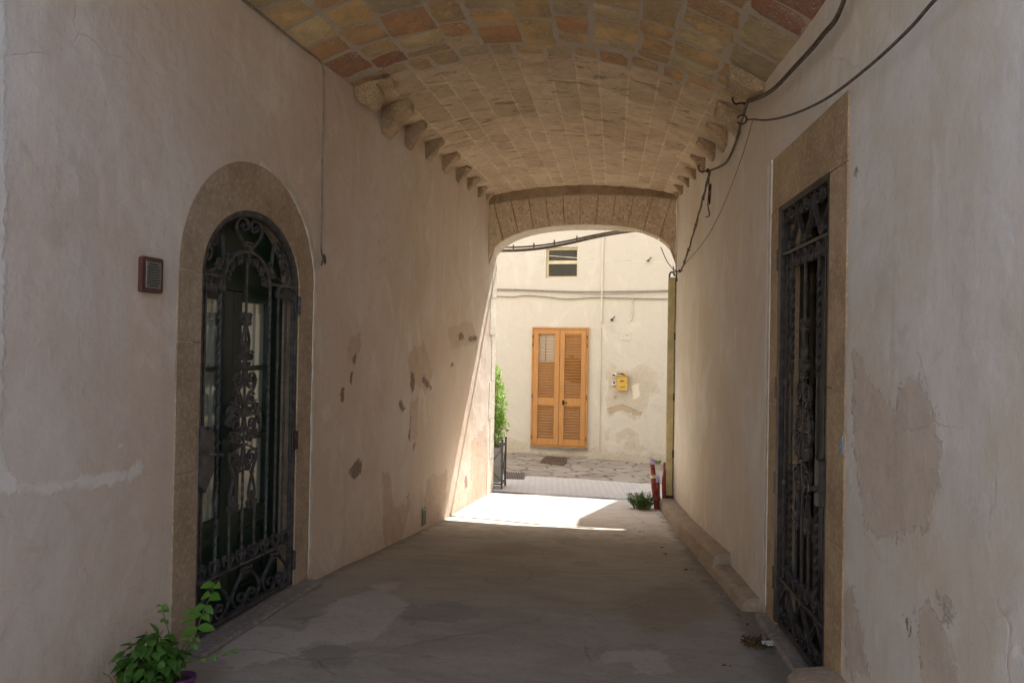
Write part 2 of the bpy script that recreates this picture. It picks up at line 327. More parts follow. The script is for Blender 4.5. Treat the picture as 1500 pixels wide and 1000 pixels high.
# ------------------------------------------------------------------ mesh helpers
class MB:
    def __init__(s): s.v = []; s.f = []; s.attrs = {}
    def add(s, vs, fs):
        o = len(s.v); s.v += [tuple(v) for v in vs]; s.f += [tuple(i+o for i in f) for f in fs]
    def box(s, c, d, rz=0, rx=0, ry=0):
        m = Matrix.Rotation(rz, 3, 'Z') @ Matrix.Rotation(ry, 3, 'Y') @ Matrix.Rotation(rx, 3, 'X')
        hx, hy, hz = d[0]/2, d[1]/2, d[2]/2; b = min(hx, hy, hz)*.18
        vs = []
        # chamfered box: 24 verts
        for sx in (-1, 1):
            for sy in (-1, 1):
                for sz in (-1, 1):
                    for q in ((0, b, b), (b, 0, b), (b, b, 0)):
                        vs.append(Vector(c)+m @ Vector((sx*(hx-q[0]), sy*(hy-q[1]), sz*(hz-q[2]))))
        def i(sx, sy, sz, k): return ((sx > 0)*4+(sy > 0)*2+(sz > 0))*3+k
        fs = []
        P = [(-1, -1), (1, -1), (1, 1), (-1, 1)]
        for s_ in (-1, 1):
            q = [i(s_, a, b_, 0) for a, b_ in P]; fs.append(q if s_ > 0 else q[::-1])
            q = [i(a, s_, b_, 1) for a, b_ in P]; fs.append(q[::-1] if s_ > 0 else q)
            q = [i(a, b_, s_, 2) for a, b_ in P]; fs.append(q if s_ > 0 else q[::-1])
        for a in (-1, 1):
            for b_ in (-1, 1):
                fs.append((i(-1, a, b_, 1), i(1, a, b_, 1), i(1, a, b_, 2), i(-1, a, b_, 2)))
                fs.append((i(a, -1, b_, 0), i(a, 1, b_, 0), i(a, 1, b_, 2), i(a, -1, b_, 2)))
                fs.append((i(a, b_, -1, 0), i(a, b_, 1, 0), i(a, b_, 1, 1), i(a, b_, -1, 1)))
                for c_ in (-1, 1): fs.append((i(a, b_, c_, 0), i(a, b_, c_, 1), i(a, b_, c_, 2)))
        s.add(vs, fs)
    def tube(s, pts, r, n=8, closed=False, rf=None):
        pts = [Vector(p) for p in pts]; N_ = len(pts); vs = []; fs = []
        up = None
        for i, p in enumerate(pts):
            if closed: d = pts[(i+1) % N_]-pts[i-1]
            else: d = pts[min(i+1, N_-1)]-pts[max(i-1, 0)]
            if d.length < 1e-9: d = Vector((0, 0, 1))
            d.normalize()
            if up is None:
                up = Vector((0, 0, 1)) if abs(d.z) < .9 else Vector((1, 0, 0))
            a = d.cross(up)
            if a.length < 1e-6: a = d.orthogonal()
            a.normalize(); b = a.cross(d).normalized(); up = b
            rr = rf(i/(N_-1)) if rf else r
            for k in range(n):
                t = 2*PI*k/n; vs.append(p+a*math.cos(t)*rr+b*math.sin(t)*rr)
        m = N_ if closed else N_-1
        for i in range(m):
            j = (i+1) % N_
            for k in range(n): fs.append((i*n+k, i*n+(k+1) % n, j*n+(k+1) % n, j*n+k))
        if not closed: fs.append(tuple(range(n))[::-1]); fs.append(tuple((N_-1)*n+k for k in range(n)))
        s.add(vs, fs)
    def ribbon(s, pts, t, d, w=0):
        """flat bar swept along (u, v) points of the local x-z plane; t in-plane thickness, d depth along y"""
        pts = [Vector((p[0], p[1])) for p in pts]; n = len(pts); vs = []; fs = []
        for i, p in enumerate(pts):
            q = pts[min(i+1, n-1)]-pts[max(i-1, 0)]
            if q.length < 1e-9: q = Vector((1, 0))
            q.normalize(); nn = Vector((-q.y, q.x))*t/2
            for (sg, e) in ((1, -1), (1, 1), (-1, 1), (-1, -1)):
                vs.append((p.x+nn.x*sg, w+e*d/2, p.y+nn.y*sg))
        for i in range(n-1):
            for k in range(4): fs.append((i*4+k, i*4+(k+1) % 4, i*4+4+(k+1) % 4, i*4+4+k))
        fs.append((3, 2, 1, 0)); fs.append(tuple((n-1)*4+k for k in range(4)))
        s.add(vs, fs)
    def lathe(s, c, prof, n=24, ax=None):
        vs = []; fs = []
        for (r, z) in prof:
            for k in range(n): vs.append((c[0]+r*math.cos(2*PI*k/n), c[1]+r*math.sin(2*PI*k/n), c[2]+z))
        for i in range(len(prof)-1):
            for k in range(n): fs.append((i*n+k, i*n+(k+1) % n, (i+1)*n+(k+1) % n, (i+1)*n+k))
        fs.append(tuple(range(n))[::-1]); fs.append(tuple((len(prof)-1)*n+k for k in range(n)))
        s.add(vs, fs)
    def prism(s, poly, a, b, f):
        """poly of (p, q); f(p, q, h) -> xyz; extruded from h=a to h=b"""
        n = len(poly); vs = [f(p, q, a) for p, q in poly]+[f(p, q, b) for p, q in poly]
        fs = [tuple(range(n))[::-1], tuple(range(n, 2*n))]+[(i, (i+1) % n, n+(i+1) % n, n+i) for i in range(n)]
        s.add(vs, fs)
    def build(s, name, mat, parent=None, smooth=False, loc=None, fixn=True):
        me = bpy.data.meshes.new(name); me.from_pydata(s.v, [], s.f)
        o = bpy.data.objects.new(name, me); col.objects.link(o)
        if not isinstance(mat, (list, tuple)): mat = [mat]
        for m in mat: me.materials.append(MT[m] if isinstance(m, str) else m)
        if fixn:
            import bmesh
            bm = bmesh.new(); bm.from_mesh(me); bmesh.ops.recalc_face_normals(bm, faces=bm.faces); bm.to_mesh(me); bm.free()
        if smooth:
            me.polygons.foreach_set('use_smooth', [True]*len(me.polygons))
            try: me.set_sharp_from_angle(angle=math.radians(38))
            except Exception: pass
        for k, vals in s.attrs.items():
            if len(vals) == len(me.vertices):
                if isinstance(vals[0], tuple):
                    a = me.attributes.new(k, 'FLOAT_COLOR', 'POINT')
                    for i, v in enumerate(vals): a.data[i].color = v
                else:
                    a = me.attributes.new(k, 'FLOAT', 'POINT'); a.data.foreach_set('value', vals)
        if parent: o.parent = parent
        if loc: o.location = loc
        me.update(); return o
def tag(o, label=None, cat=None, group=None, kind=None):
    if label: o['label'] = label
    if cat: o['category'] = cat
    if group: o['group'] = group
    if kind: o['kind'] = kind
    return o
def empty(name, loc, rz, label, cat, group=None):
    o = bpy.data.objects.new(name, None); col.objects.link(o); o.location = loc; o.rotation_euler = (0, 0, rz); o.empty_display_size = .1
    tag(o, label, cat, group); return o
def copy_tree(o, parent=None):
    c = o.copy(); col.objects.link(c); c.parent = parent
    for ch in [q for q in bpy.data.objects if q.parent == o]: copy_tree(ch, c)
    return c
def cr(pts, n=7):
    """Catmull-Rom through points"""
    P = [Vector(p) for p in pts]; P = [P[0]*2-P[1]]+P+[P[-1]*2-P[-2]]; out = []
    for i in range(1, len(P)-2):
        for k in range(n):
            t = k/n; a, b, c, d = P[i-1], P[i], P[i+1], P[i+2]
            out.append(.5*((2*b)+(c-a)*t+(2*a-5*b+4*c-d)*t*t+(3*b-a-3*c+d)*t**3))
    out.append(P[-2]); return out
def sd_poly(p, poly):
    x, y = p; d = 1e9; ins = False; n = len(poly)
    for i in range(n):
        x1, y1 = poly[i]; x2, y2 = poly[(i+1) % n]
        ex, ey = x2-x1, y2-y1; t = max(0, min(1, ((x-x1)*ex+(y-y1)*ey)/(ex*ex+ey*ey+1e-12)))
        d = min(d, math.hypot(x-x1-ex*t, y-y1-ey*t))
        if (y1 > y) != (y2 > y) and x < (x2-x1)*(y-y1)/(y2-y1)+x1: ins = not ins
    return d if ins else -d
def field(pt, shapes):
    best = -.5
    for (poly, bb) in shapes:
        if pt[0] < bb[0]-.4 or pt[0] > bb[2]+.4 or pt[1] < bb[1]-.4 or pt[1] > bb[3]+.4: continue
        best = max(best, sd_poly(pt, poly))
    return best
def shp(polys):
    r = []
    for p in polys:
        r.append((p, (min(a for a, b in p), min(b for a, b in p), max(a for a, b in p), max(b for a, b in p))))
    return r
def wpoly(fn, px, ax): return [((fn(*q).y if ax == 'y' else fn(*q).x), fn(*q).z) for q in px]

# ------------------------------------------------------------------ ground and street
def grid_sheet(name, xs, ys, fz, mat, kind=True, shapes=None, jit=.0):
    b = MB()
    for y in ys:
        for x in xs: b.v.append((x, y, fz(x, y)+jit*noise.noise(Vector((x*2.3, y*2.3, 0)))))
    nx = len(xs)
    for j in range(len(ys)-1):
        for i in range(nx-1): b.f.append((j*nx+i, j*nx+i+1, (j+1)*nx+i+1, (j+1)*nx+i))
    if shapes:
        for k in ('peel', 'white', 'chip'):
            sh = shp(shapes.get(k, [])); b.attrs[k] = [field((v[0], v[1]), sh) for v in b.v]
    o = b.build(name, mat, smooth=True, fixn=False); tag(o, kind='structure'); return o
def fr(a, b, st): n = max(1, round((b-a)/st)); return [a+(b-a)*i/n for i in range(n+1)]
fp = lambda pts: [(atF(*p).x, atF(*p).y) for p in pts]
fsh = {
 'white': [fp([(884, 950), (972, 950), (980, 984), (935, 986), (930, 972), (886, 970)]), fp([(490, 880), (560, 862), (600, 885), (560, 930), (500, 945), (440, 930)]),
           fp([(320, 925), (400, 915), (480, 930), (430, 960), (330, 985)]), fp([(545, 858), (580, 855), (582, 865), (550, 868)])],
 'chip': [fp([(440, 955), (480, 945), (520, 950), (520, 975), (470, 980), (445, 972)]), fp([(440, 905), (500, 895), (560, 915), (480, 935)]),
          fp([(560, 890), (680, 880), (700, 905), (600, 915)])],
 'peel': [fp([(700, 797), (770, 795), (790, 812), (720, 816)]), fp([(900, 880), (1010, 850), (1060, 900), (960, 930)])]}
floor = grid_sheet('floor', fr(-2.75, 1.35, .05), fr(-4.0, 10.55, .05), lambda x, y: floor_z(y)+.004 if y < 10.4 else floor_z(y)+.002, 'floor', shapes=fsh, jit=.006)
# skew the street end of the floor so it meets the sett strip
setts = grid_sheet('sett_paving', fr(-14, 14, .2), fr(10.5, 12.1, .1), lambda x, y: floor_z(y)+.009, 'setts')
for v in setts.data.vertices: v.co.y += SK*max(-3, min(3, v.co.x+.56))*(1 if v.co.y > 10.9 else 1); v.co.z = floor_z(v.co.y)+.009-.04*max(0, min(1, (v.co.x+.6)/1.6))*max(0, min(1, (v.co.y-10.7)/2))
street = grid_sheet('street_flagstones', fr(-14, 14, .25), fr(10.6, 15.4, .12), lambda x, y: floor_z(y)-.001-.075*max(0, min(1, (x+2.2)/3))*max(0, min(1, (y-11)/3)), 'flags', jit=.008)
gs = MB(); gs.add([(-200, -200, -.62), (200, -200, -.62), (200, 200, -.62), (-200, 200, -.62)], [(0, 1, 2, 3)]); tag(gs.build('ground', 'ground'), kind='structure')
yd = grid_sheet('yard', fr(-12, 12, 1), fr(-16, -3.9, 1), lambda x, y: -.03, 'ground')  # unseen yard, kept pale to bounce sunlight into the passage

# ------------------------------------------------------------------ side walls
def make_wall(name, xf, a, b_, hole, shapes, mat, sgn, label, ya=-3.9, yb=10.6, zt=4.3):
    ys = fr(ya, yb, .03); zs = fr(-.62, zt, .03)
    m = MB(); idx = {}
    for j, z in enumerate(zs):
        for i, y in enumerate(ys):
            t = noise.noise(Vector((y*.7, z*.7, a*3)))*.010+noise.noise(Vector((y*2.3, z*2.3, a*5)))*.004
            t *= max(0, min(1, (10.3-y)/.6))
            m.v.append((xf(y)+t, y, z))
    n = len(ys)
    for j in range(len(zs)-1):
        for i in range(n-1):
            yc = (ys[i]+ys[i+1])/2; zc = (zs[j]+zs[j+1])/2
            if hole(yc, zc): continue
            m.f.append((j*n+i, j*n+i+1, (j+1)*n+i+1, (j+1)*n+i))
    for k in ('peel', 'white', 'chip'):
        sh = shp(shapes.get(k, [])); m.attrs[k] = [field((v[1], v[2]), sh) for v in m.v]
    # closed back so the wall has body
    T = 1.1*sgn
    o = len(m.v)
    c = [(xf(ya), ya), (xf(yb), yb), (xf(yb)+T, yb), (xf(ya)+T, ya)]
    m.v += [(x, y, -.62) for x, y in c]+[(x, y, zt) for x, y in c]
    for i in (1, 2, 3): m.f.append((o+i, o+(i+1) % 4, o+4+(i+1) % 4, o+4+i))
    m.f.append((o+4, o+5, o+6, o+7))
    for k in m.attrs: m.attrs[k] += [-.5]*8
    ob = m.build(name, mat, smooth=True, fixn=False)
    return tag(ob, label, 'wall')
LG0, LG1, LGS, LGR = 3.935, 5.02, 1.985, .42      # left doorway: from, to, spring height, arch rise
LGC = (LG0+LG1)/2; LGH = (LG1-LG0)/2
def in_left(y, z, e=0):
    if abs(y-LGC) > LGH+e: return False
    if z <= LGS: return True
    return ((y-LGC)/(LGH+e))**2+((z-LGS)/(LGR+e))**2 < 1
RG0, RG1, RGT = 3.87, 4.80, 2.475
lw = lambda q: wpoly(L, q, 'y'); rw = lambda q: wpoly(Rt, q, 'y')
lsh = {
 'white': [lw([(-60, 640), (0, 655), (8, 688), (30, 706), (70, 708), (130, 698), (190, 686), (208, 672), (210, 690), (195, 704), (130, 712), (70, 722), (20, 724), (-60, 700)]),
           lw([(447, 600), (458, 590), (456, 840), (446, 850), (440, 780)]), lw([(172, 652), (184, 650), (184, 657), (174, 657)]),
           lw([(-40, -60), (6, -60), (9, 300), (4, 640), (-40, 640)]), lw([(384, 235), (430, 285), (452, 350), (448, 352), (425, 295), (380, 245)])],
 'peel': [lw([(597, 520), (620, 500), (634, 545), (622, 575), (600, 552)]), lw([(600, 590), (612, 580), (610, 650), (600, 640)]), lw([(625, 700), (655, 690), (650, 745), (630, 770), (622, 740)]),
          lw([(690, 650), (712, 620), (716, 715), (690, 738)]), lw([(575, 745), (600, 735), (590, 790), (570, 795)]), lw([(510, 500), (530, 485), (528, 520), (512, 530)]),
          lw([(560, 690), (572, 700), (575, 790), (560, 800)]), lw([(655, 480), (690, 470), (700, 500), (660, 510)])],
 'chip': [lw([(511, 690), (522, 672), (530, 675), (529, 690), (520, 703), (515, 700)]), lw([(602, 543), (606, 545), (608, 560), (604, 578), (601, 560)]), lw([(616, 548), (622, 552), (632, 568), (630, 572), (620, 562)]),
          lw([(584, 590), (588, 586), (594, 600), (588, 604)]), lw([(518, 522), (523, 520), (522, 532), (517, 532)]), lw([(500, 570), (504, 566), (505, 586), (499, 588)]),
          lw([(515, 545), (518, 545), (517, 560), (514, 560)]), lw([(670, 490), (676, 487), (680, 495), (672, 499)]), lw([(684, 493), (698, 492), (697, 499), (686, 499)]),
          lw([(597, 640), (600, 625), (602, 600), (600, 650)]), lw([(680, 700), (684, 695), (685, 712), (681, 715)]), lw([(604, 650), (608, 648), (607, 657), (604, 658)]),
          lw([(596, 725), (599, 723), (599, 729), (596, 730)]), lw([(659, 532), (664, 530), (664, 536), (660, 536)])]}
rsh = {
 'peel': [rw([(1252, 520), (1262, 530), (1280, 570), (1310, 600), (1318, 560), (1338, 548), (1362, 575), (1376, 650), (1372, 715), (1360, 760), (1340, 785), (1290, 788), (1265, 768), (1258, 700), (1250, 640)]),
          rw([(1238, 870), (1250, 860), (1262, 920), (1275, 990), (1240, 985)]), rw([(1340, 900), (1360, 880), (1390, 950), (1410, 1040), (1360, 1040)]), rw([(1370, 870), (1392, 880), (1400, 905), (1385, 900)])],
 'white': [rw([(1124, 242), (1134, 240), (1133, 420), (1131, 600), (1126, 860), (1118, 872), (1122, 600)]), rw([(1485, 945), (1510, 940), (1510, 985), (1490, 970)])],
 'chip': [rw([(1251, 252), (1254, 248), (1256, 256), (1252, 257)]), rw([(1326, 905), (1330, 900), (1331, 925), (1327, 925)])]}
wl = make_wall('passage_wall', xl, AL, BL, lambda y, z: in_left(y, z, .05), lsh, 'wall_l', -1, 'long mauve beige plaster wall holding the arched doorway, a pale plaster streak across it', yb=10.6)
wr = make_wall('passage_wall', xr, AR, BR, lambda y, z: RG0-.05 < y < RG1+.05 and z < RGT+.05, rsh, 'wall_r', 1, 'long pale plaster wall holding the tall rectangular iron gate, with a pinkish peeled patch', yb=9.97)

# ------------------------------------------------------------------ vault
def zsl(y): return 3.62 if y < 4 else 3.61+.02*math.sin(y)
def zsr(y): return 3.33+min(1, max(0, (y-4.5)/5.0))*.22
def zcr(y): return 3.90-.035*max(0, y-4.5) if y > 4.5 else 3.90
def vz(t, y):
    u = abs(2*t-1); base = zsl(y)*(1-t)+zsr(y)*t
    return base+(zcr(y)-(zsl(y)+zsr(y))/2)*max(0, 1-u**2.1)
def vp(t, y, dz=0): return (xl(y)-.02+(xr(y)-xl(y)+.04)*t, y, vz(t, y)+dz)
VY0, VYM, VY1 = 2.4, 5.95, 10.45
vb = MB(); C_ = []; K_ = []; B_ = []
mort = (.50, .43, .35, 1); mort2 = (.74, .60, .44, 1)
ts = fr(0, 1, .02); ys = fr(VY0, VY1, .05)
for y in ys:
    for t in ts:
        vb.v.append(vp(t, y, .004+noise.noise(Vector((t*9, y*3, 2)))*.002))
        k = max(0, min(1, (y-VYM+.2*noise.noise(Vector((t*6, 0, 0))))/.15)); C_.append(tuple(mort[i]*(1-k)+mort2[i]*k for i in range(4))); K_.append(1-k); B_.append(0.0)
n = len(ts)
for j in range(len(ys)-1):
    for i in range(n-1): vb.f.append((j*n+i, j*n+i+1, (j+1)*n+i+1, (j+1)*n+i))
def tile(t0, t1, y0, y1, colr, coarse, g, up, rag):
    nx = max(3, int((t1-t0)*3/.05)); ny = max(3, int((y1-y0)/.05)); W = 3.0
    gt = g/W; o = len(vb.v); sd = random.random()*50
    for j in range(ny+1):
        for i in range(nx+1):
            u, v = i/nx, j/ny
            t = t0+gt+(t1-t0-2*gt)*u; gy = g*(1 if coarse else .35); y = y0+gy+(y1-y0-2*gy)*v
            e = min(u, 1-u, v, 1-v) < .001
            corner = (min(u, 1-u) < .001) and (min(v, 1-v) < .001)
            if e:
                t += noise.noise(Vector((t*20, y*9, sd)))*rag/W; y += noise.noise(Vector((t*20, y*9, sd+9)))*rag
            if corner: t += (.5-u)*.02*(coarse)*g*3; y += (.5-v)*g*.3*coarse
            dz = -(up if not e else 0)+(.004 if e else noise.noise(Vector((t*14, y*5, sd)))*.007*(.25+coarse))
            vb.v.append(vp(t, y, dz)); C_.append((*colr, 1)); K_.append(coarse); B_.append(1.0)
    for j in range(ny):
        for i in range(nx): a = o+j*(nx+1)+i; vb.f.append((a, a+1, a+nx+2, a+nx+1))
pal = [((.62, .43, .20), 30), ((.58, .36, .165), 22), ((.54, .28, .13), 14), ((.30, .10, .065), 9), ((.40, .165, .09), 11), ((.63, .51, .28), 22), ((.53, .46, .27), 10)]
bag = [c for c, k in pal for _ in range(k)]
rows = 11
tc = [0]+[(k+random.uniform(-.17, .17))/rows for k in range(1, rows)]+[1]
for r in range(rows):
    y = VY0+random.random()*.3; t0 = tc[r]; t1 = tc[r+1]
    ye = VYM+random.uniform(-.30, -.16)
    while y < ye-.05:
        ln = random.uniform(.2, .36) if random.random() < .7 else random.uniform(.33, .46)
        y2 = min(y+ln, ye)
        if ye-y2 < .12: y2 = ye
        c = random.choice(bag); c = tuple(v*.8+q*.2 for v, q in zip(c, (.56, .40, .24))); s_ = random.uniform(.95, 1.28); sh = random.uniform(-.004, .004)
        tile(t0+sh, t1+sh, y, y2, tuple(v*s_ for v in c), 1, .012, .006, .022)
        y = y2
rows2 = 14
tc = [0]+[(k+random.uniform(-.14, .14))/rows2 for k in range(1, rows2)]+[1]
for r in range(rows2):
    t0 = tc[r]; t1 = tc[r+1]
    y = VYM-.22+random.uniform(-.02, .02); first = True
    while y < VY1-.1:
        ln = random.uniform(.17, .26) if first else random.uniform(.24, .46)
        y2 = min(y+ln, VY1)
        s_ = random.uniform(.92, 1.08)
        if first:
            c = random.choice([(.62, .43, .23), (.60, .38, .20), (.57, .33, .17), (.62, .48, .29)]); tile(t0, t1, y, y2, tuple(v*s_ for v in c), 1, .015, .008, .012)
        else:
            c = random.choice([(.66, .52, .365), (.63, .495, .345), (.67, .535, .375), (.61, .475, .325)]); tile(t0, t1, y, y2, tuple(v*s_ for v in c), 0, .006, .0035, .006)
        y = y2; first = False
vb.attrs['Col'] = C_; vb.attrs['coarse'] = K_; vb.attrs['blk'] = B_
vault = vb.build('vaulted_ceiling', 'vault', smooth=True, fixn=False)
tag(vault, 'shallow barrel vault of rough ochre and red stone blocks roofing the passage', 'vault')
# corbels where the vault meets the walls
def corbel(y, side, w_, hgt, dep, bulb=False, seed=0):
    m = MB(); x0 = xl(y) if side < 0 else xr(y); s_ = 1 if side < 0 else -1
    t = .0 if side < 0 else 1.0
    prof = []
    hgt *= .80; dep *= .80; w_ *= .85
    if bulb: prof = [(-.03, .05)]+[(.10+math.cos(a)*.105, -.04-math.sin(a)*.105) for a in [PI*k/10-.6 for k in range(13)]][::-1]+[(.28, .08)]
    else: prof = [(-.03, .12), (-.03, -hgt*.92), (dep*.12, -hgt*1.08), (dep*.30, -hgt*.86), (dep*.78, -hgt*.22), (dep*1.08, .0), (dep*1.1, .14)]
    zt = zsl(y) if side < 0 else zsr(y)+.03
    # subdivide the outline
    pl = []
    for i, p in enumerate(prof):
        q = prof[(i+1) % len(prof)]
        for k in range(2): pl.append((p[0]+(q[0]-p[0])*k/2, p[1]+(q[1]-p[1])*k/2))
    hs = [-w_/2, -w_/2+.012, w_/2-.012, w_/2]; n_ = len(pl); cx = sum(p[0] for p in pl)/n_; cz = sum(p[1] for p in pl)/n_
    for h in hs:
        e = .93 if abs(h) > w_/2-.001 else 1
        for (p, q) in pl:
            px_, qz = cx+(p-cx)*e, cz+(q-cz)*e
            d = Vector((noise.noise(Vector((px_*9+seed, h*9, qz*9))), noise.noise(Vector((px_*9, h*9+seed, qz*9+5))), noise.noise(Vector((px_*9+7, h*9, qz*9+seed)))))*.030
            m.v.append((x0+s_*px_+d.x, y+h+d.y, zt+qz+d.z))
    for j in range(len(hs)-1):
        for i in range(n_): m.f.append((j*n_+i, j*n_+(i+1) % n_, (j+1)*n_+(i+1) % n_, (j+1)*n_+i))
    m.f.append(tuple(range(n_))[::-1]); m.f.append(tuple((len(hs)-1)*n_+i for i in range(n_)))
    return m.build('corbel', 'corbel', vault, smooth=bulb)
lc = [(5.92, .20, .2, .28, True), (6.50, .22, .26, .27, False), (7.05, .16, .20, .20, False), (7.62, .15, .19, .19, False), (8.16, .15, .18, .18, False), (8.68, .14, .17, .16, False), (9.16, .13, .15, .14, False), (9.62, .12, .13, .12, False), (10.0, .1, .1, .1, False)]
for i, (y, w_, h, d, bb) in enumerate(lc): corbel(y, -1, w_, h, d, bb, i)
rc = [(5.42, .30, .08, .24), (6.12, .20, .22, .20), (6.68, .17, .20, .18), (7.22, .17, .17, .18), (7.8, .15, .17, .15), (8.38, .14, .15, .14), (8.9, .13, .13, .13), (9.4, .12, .12, .12), (9.8, .1, .1, .1)]
for i, (y, w_, h, d) in enumerate(rc): corbel(y, 1, w_, h, d, False, 20+i)

# ------------------------------------------------------------------ end arch and the masonry above the passage
arch = empty('stone_archway', (-.56, 10.1, -.3), 0, 'flat stone arch of wedge blocks closing the far end of the passage', 'arch')
YF, YB = 10.04, 10.50
XLa, XRa = -1.76, .64; XC = (XLa+XRa)/2; HW = (XRa-XLa)/2
ZS, ZR = 2.70, .515
def arcp(a, grow=0, ex=2.35):
    c, s_ = math.cos(a), math.sin(a)
    return (XC+(HW+grow)*math.copysign(abs(c)**(2/ex), c), ZS+(ZR+grow)*abs(s_)**(2/ex))
def sk(y0): return lambda p, q, h: (p+.56-.56, yk(y0+h, p), q)
def rel(o):  # children of the arch empty keep world coordinates
    o.parent = arch; o.matrix_parent_inverse = Matrix.Translation(Vector((-.56, 10.1, -.3))).inverted(); return o
# voussoirs
def low_(x):
    u = min(1, abs((x-XC)/HW)); return ZS+ZR*max(0, 1-u**2.35)**(1/2.35)
m = MB(); K = 12
angs = [PI-(PI)*i/K for i in range(K+1)]
xs_cut = [XLa+.001+(XRa-XLa-.002)*i/K for i in range(K+1)]
for i in range(K):
    a, b = xs_cut[i], xs_cut[i+1]
    def low(x):
        u = min(1, abs((x-XC)/HW)); return ZS+ZR*max(0, 1-u**2.35)**(1/2.35)
    g = .006
    def top(x, lean):
        zt = min(3.60-.0*abs(x-XC), 3.615-.10*((x-XC)/HW)**2); return zt
    jz = random.uniform(-.012, .012)
    pts = []
    for k in range(5):
        x = a+g+(b-a-2*g)*k/4; pts.append((x, low(x)+.001))
    lean = .14
    f_ = lambda x: XC+(x-XC)*(1+lean) if abs((x-XC)*(1+lean)) < HW else XC+math.copysign(HW, x-XC)
    for k in range(5):
        x = b-g-(b-a-2*g)*k/4; xx = f_(x); pts.append((xx, top(xx, 0)+jz))
    m.prism(pts, jz*1.5, .25, sk(YF))
rel(m.build('voussoir_ring', 'arch'))
m = MB()
for i in range(30):
    x0 = XLa+(XRa-XLa)*i/30; x1 = XLa+(XRa-XLa)*(i+1)/30; m.prism([(x0, low_(x0)+.004), (x1, low_(x1)+.004), (x1, 3.6), (x0, 3.6)], .016, .04, sk(YF))
rel(m.build('joint_mortar', 'corbel'))
# backing, deep wall over the arch up to the roof (the outer house wall with the opening)
m = MB(); S = 40
def lowf(x):
    u = min(1, abs((x-XC)/HW)); return ZS+ZR*max(0, 1-u**2.35)**(1/2.35)
xs = [XC-HW*math.cos(PI*i/S) for i in range(S+1)]
vs = []; 
for d, z_off in ((.045, 0), (YB-YF, 0)):
    for x in xs: vs.append((x+(.36*max(0, (x-XC)/HW) if d > .1 else 0), yk(YF+d, x), lowf(x)-.003))
    for x in xs: vs.append((x, yk(YF+d, x), 4.4))
n = S+1; fs = []
for i in range(S):
    fs.append((i, i+1, n+i+1, n+i)); fs.append((2*n+i, 2*n+i+1, 3*n+i+1, 3*n+i)); fs.append((i, i+1, 2*n+i+1, 2*n+i))
m.add(vs, fs); rel(m.build('arch_soffit', 'intrados', fixn=False))
m = MB(); m.prism([(XRa+.001, yk(YF+.02, XRa)), (XRa+.37, yk(YB-.002, XRa)), (XRa+1.2, yk(YB-.002, XRa)), (XRa+1.2, yk(YF+.02, XRa))], -.62, ZS+.01, lambda p, q, h: (p, q, h)); rel(m.build('jamb', 'wall_r'))  # hidden outward splay, shaped to let the sun reach further right
# soffit joints: thin plaster skin lines modelled as proud lips of the ring
m = MB()
pts = [(x, lowf(x)) for x in xs]
ring = []
inn = [(x, lowf(x)-.02) for x in xs]
for i in range(S):
    (x0, z0), (x1, z1) = pts[i], pts[i+1]
    q = [(x0, z0-.028), (x1, z1-.028), (x1, z1), (x0, z0)]
    m.prism(q, -.012 if i % 3 else -.008, YB-YF+.012, sk(YF))
# dark eroded band over the voussoirs
m2 = MB(); 
for i in range(30):
    x0 = XLa+(XRa-XLa)*i/30; x1 = XLa+(XRa-XLa)*(i+1)/30
    zb = lambda x: 3.595-.10*((x-XC)/HW)**2; 
    nn = lambda x: noise.noise(Vector((x*5, 1, 0)))*.03
    m2.prism([(x0, zb(x0)), (x1, zb(x1)), (x1, 3.95), (x0, 3.95)], -.05+nn(x0), .2, sk(YF))
rel(m2.build('eroded_band', 'band'))
# unseen house body over the passage, added to block the sky
hb = empty('passage_house', (-.56, 6, 4.4), 0, 'unseen cream upper storey added over the vaulted passage to block the sky', 'building')
m = MB()
for (x0, x1, y0, y1, z0, z1) in ((-4.2, 2.6, 2.5, 10.2, 4.32, 8.0),):
    m.box(((x0+x1)/2, (y0+y1)/2, (z0+z1)/2), (x1-x0, y1-y0, z1-z0))
o = m.build('sky_block_storey', 'ext', hb); o.location = (.56, -6, -4.4)
m = MB()   # street-side face around and above the arch, raised to cut skylight
for (x0, x1, z0, z1) in ((-16, XLa-.002, -.62, 9.2), (XRa+.36, 14, -.62, 9.2), (XLa-.002, XRa+.36, 4.4, 9.2)):
    m.prism([(x0, z0), (x1, z0), (x1, z1), (x0, z1)], .1, YB-YF-.003, lambda p, q, h: (p, (yk(YF+h, max(-4, min(3, p)))), q))
o = m.build('street_front', 'ext', hb); o.location = (.56, -6, -4.4)
m = MB()
m.prism([(xl(1.6)-.3, 3.3), (xr(1.6)+.3, 3.3), (xr(1.6)+.3, 4.4), (xl(1.6)-.3, 4.4)], 0, .12, lambda p, q, h: (p, 1.5+h, q))
# quoin stones at the arch feet (left side, in view)
q = MB(); zq = -.5
for k, hgt in enumerate((.62, .55, .5, .62, .5, .45)):
    z1 = zq+hgt; wq = (.34, .22, .3, .2, .32, .24)[k]
    x = xl(10.55)
    q.prism([(0, zq+.006), (wq, zq+.006), (wq, z1-.006), (0, z1-.006)], 0, .03, lambda p, qq, h: (xl(10.6-p)+.006-h+.003*0, 10.615-p, qq))
    zq = z1
rel(q.build('quoin', 'intrados'))
# unseen house added behind the camera to bounce light into the passage
m = MB(); m.box((0, -9.5, 2.6), (24, 1, 6.4)); tag(m.build('bounce_house', 'facade_plain'), 'plain cream house added behind the viewer to bounce light into the passage', 'building')

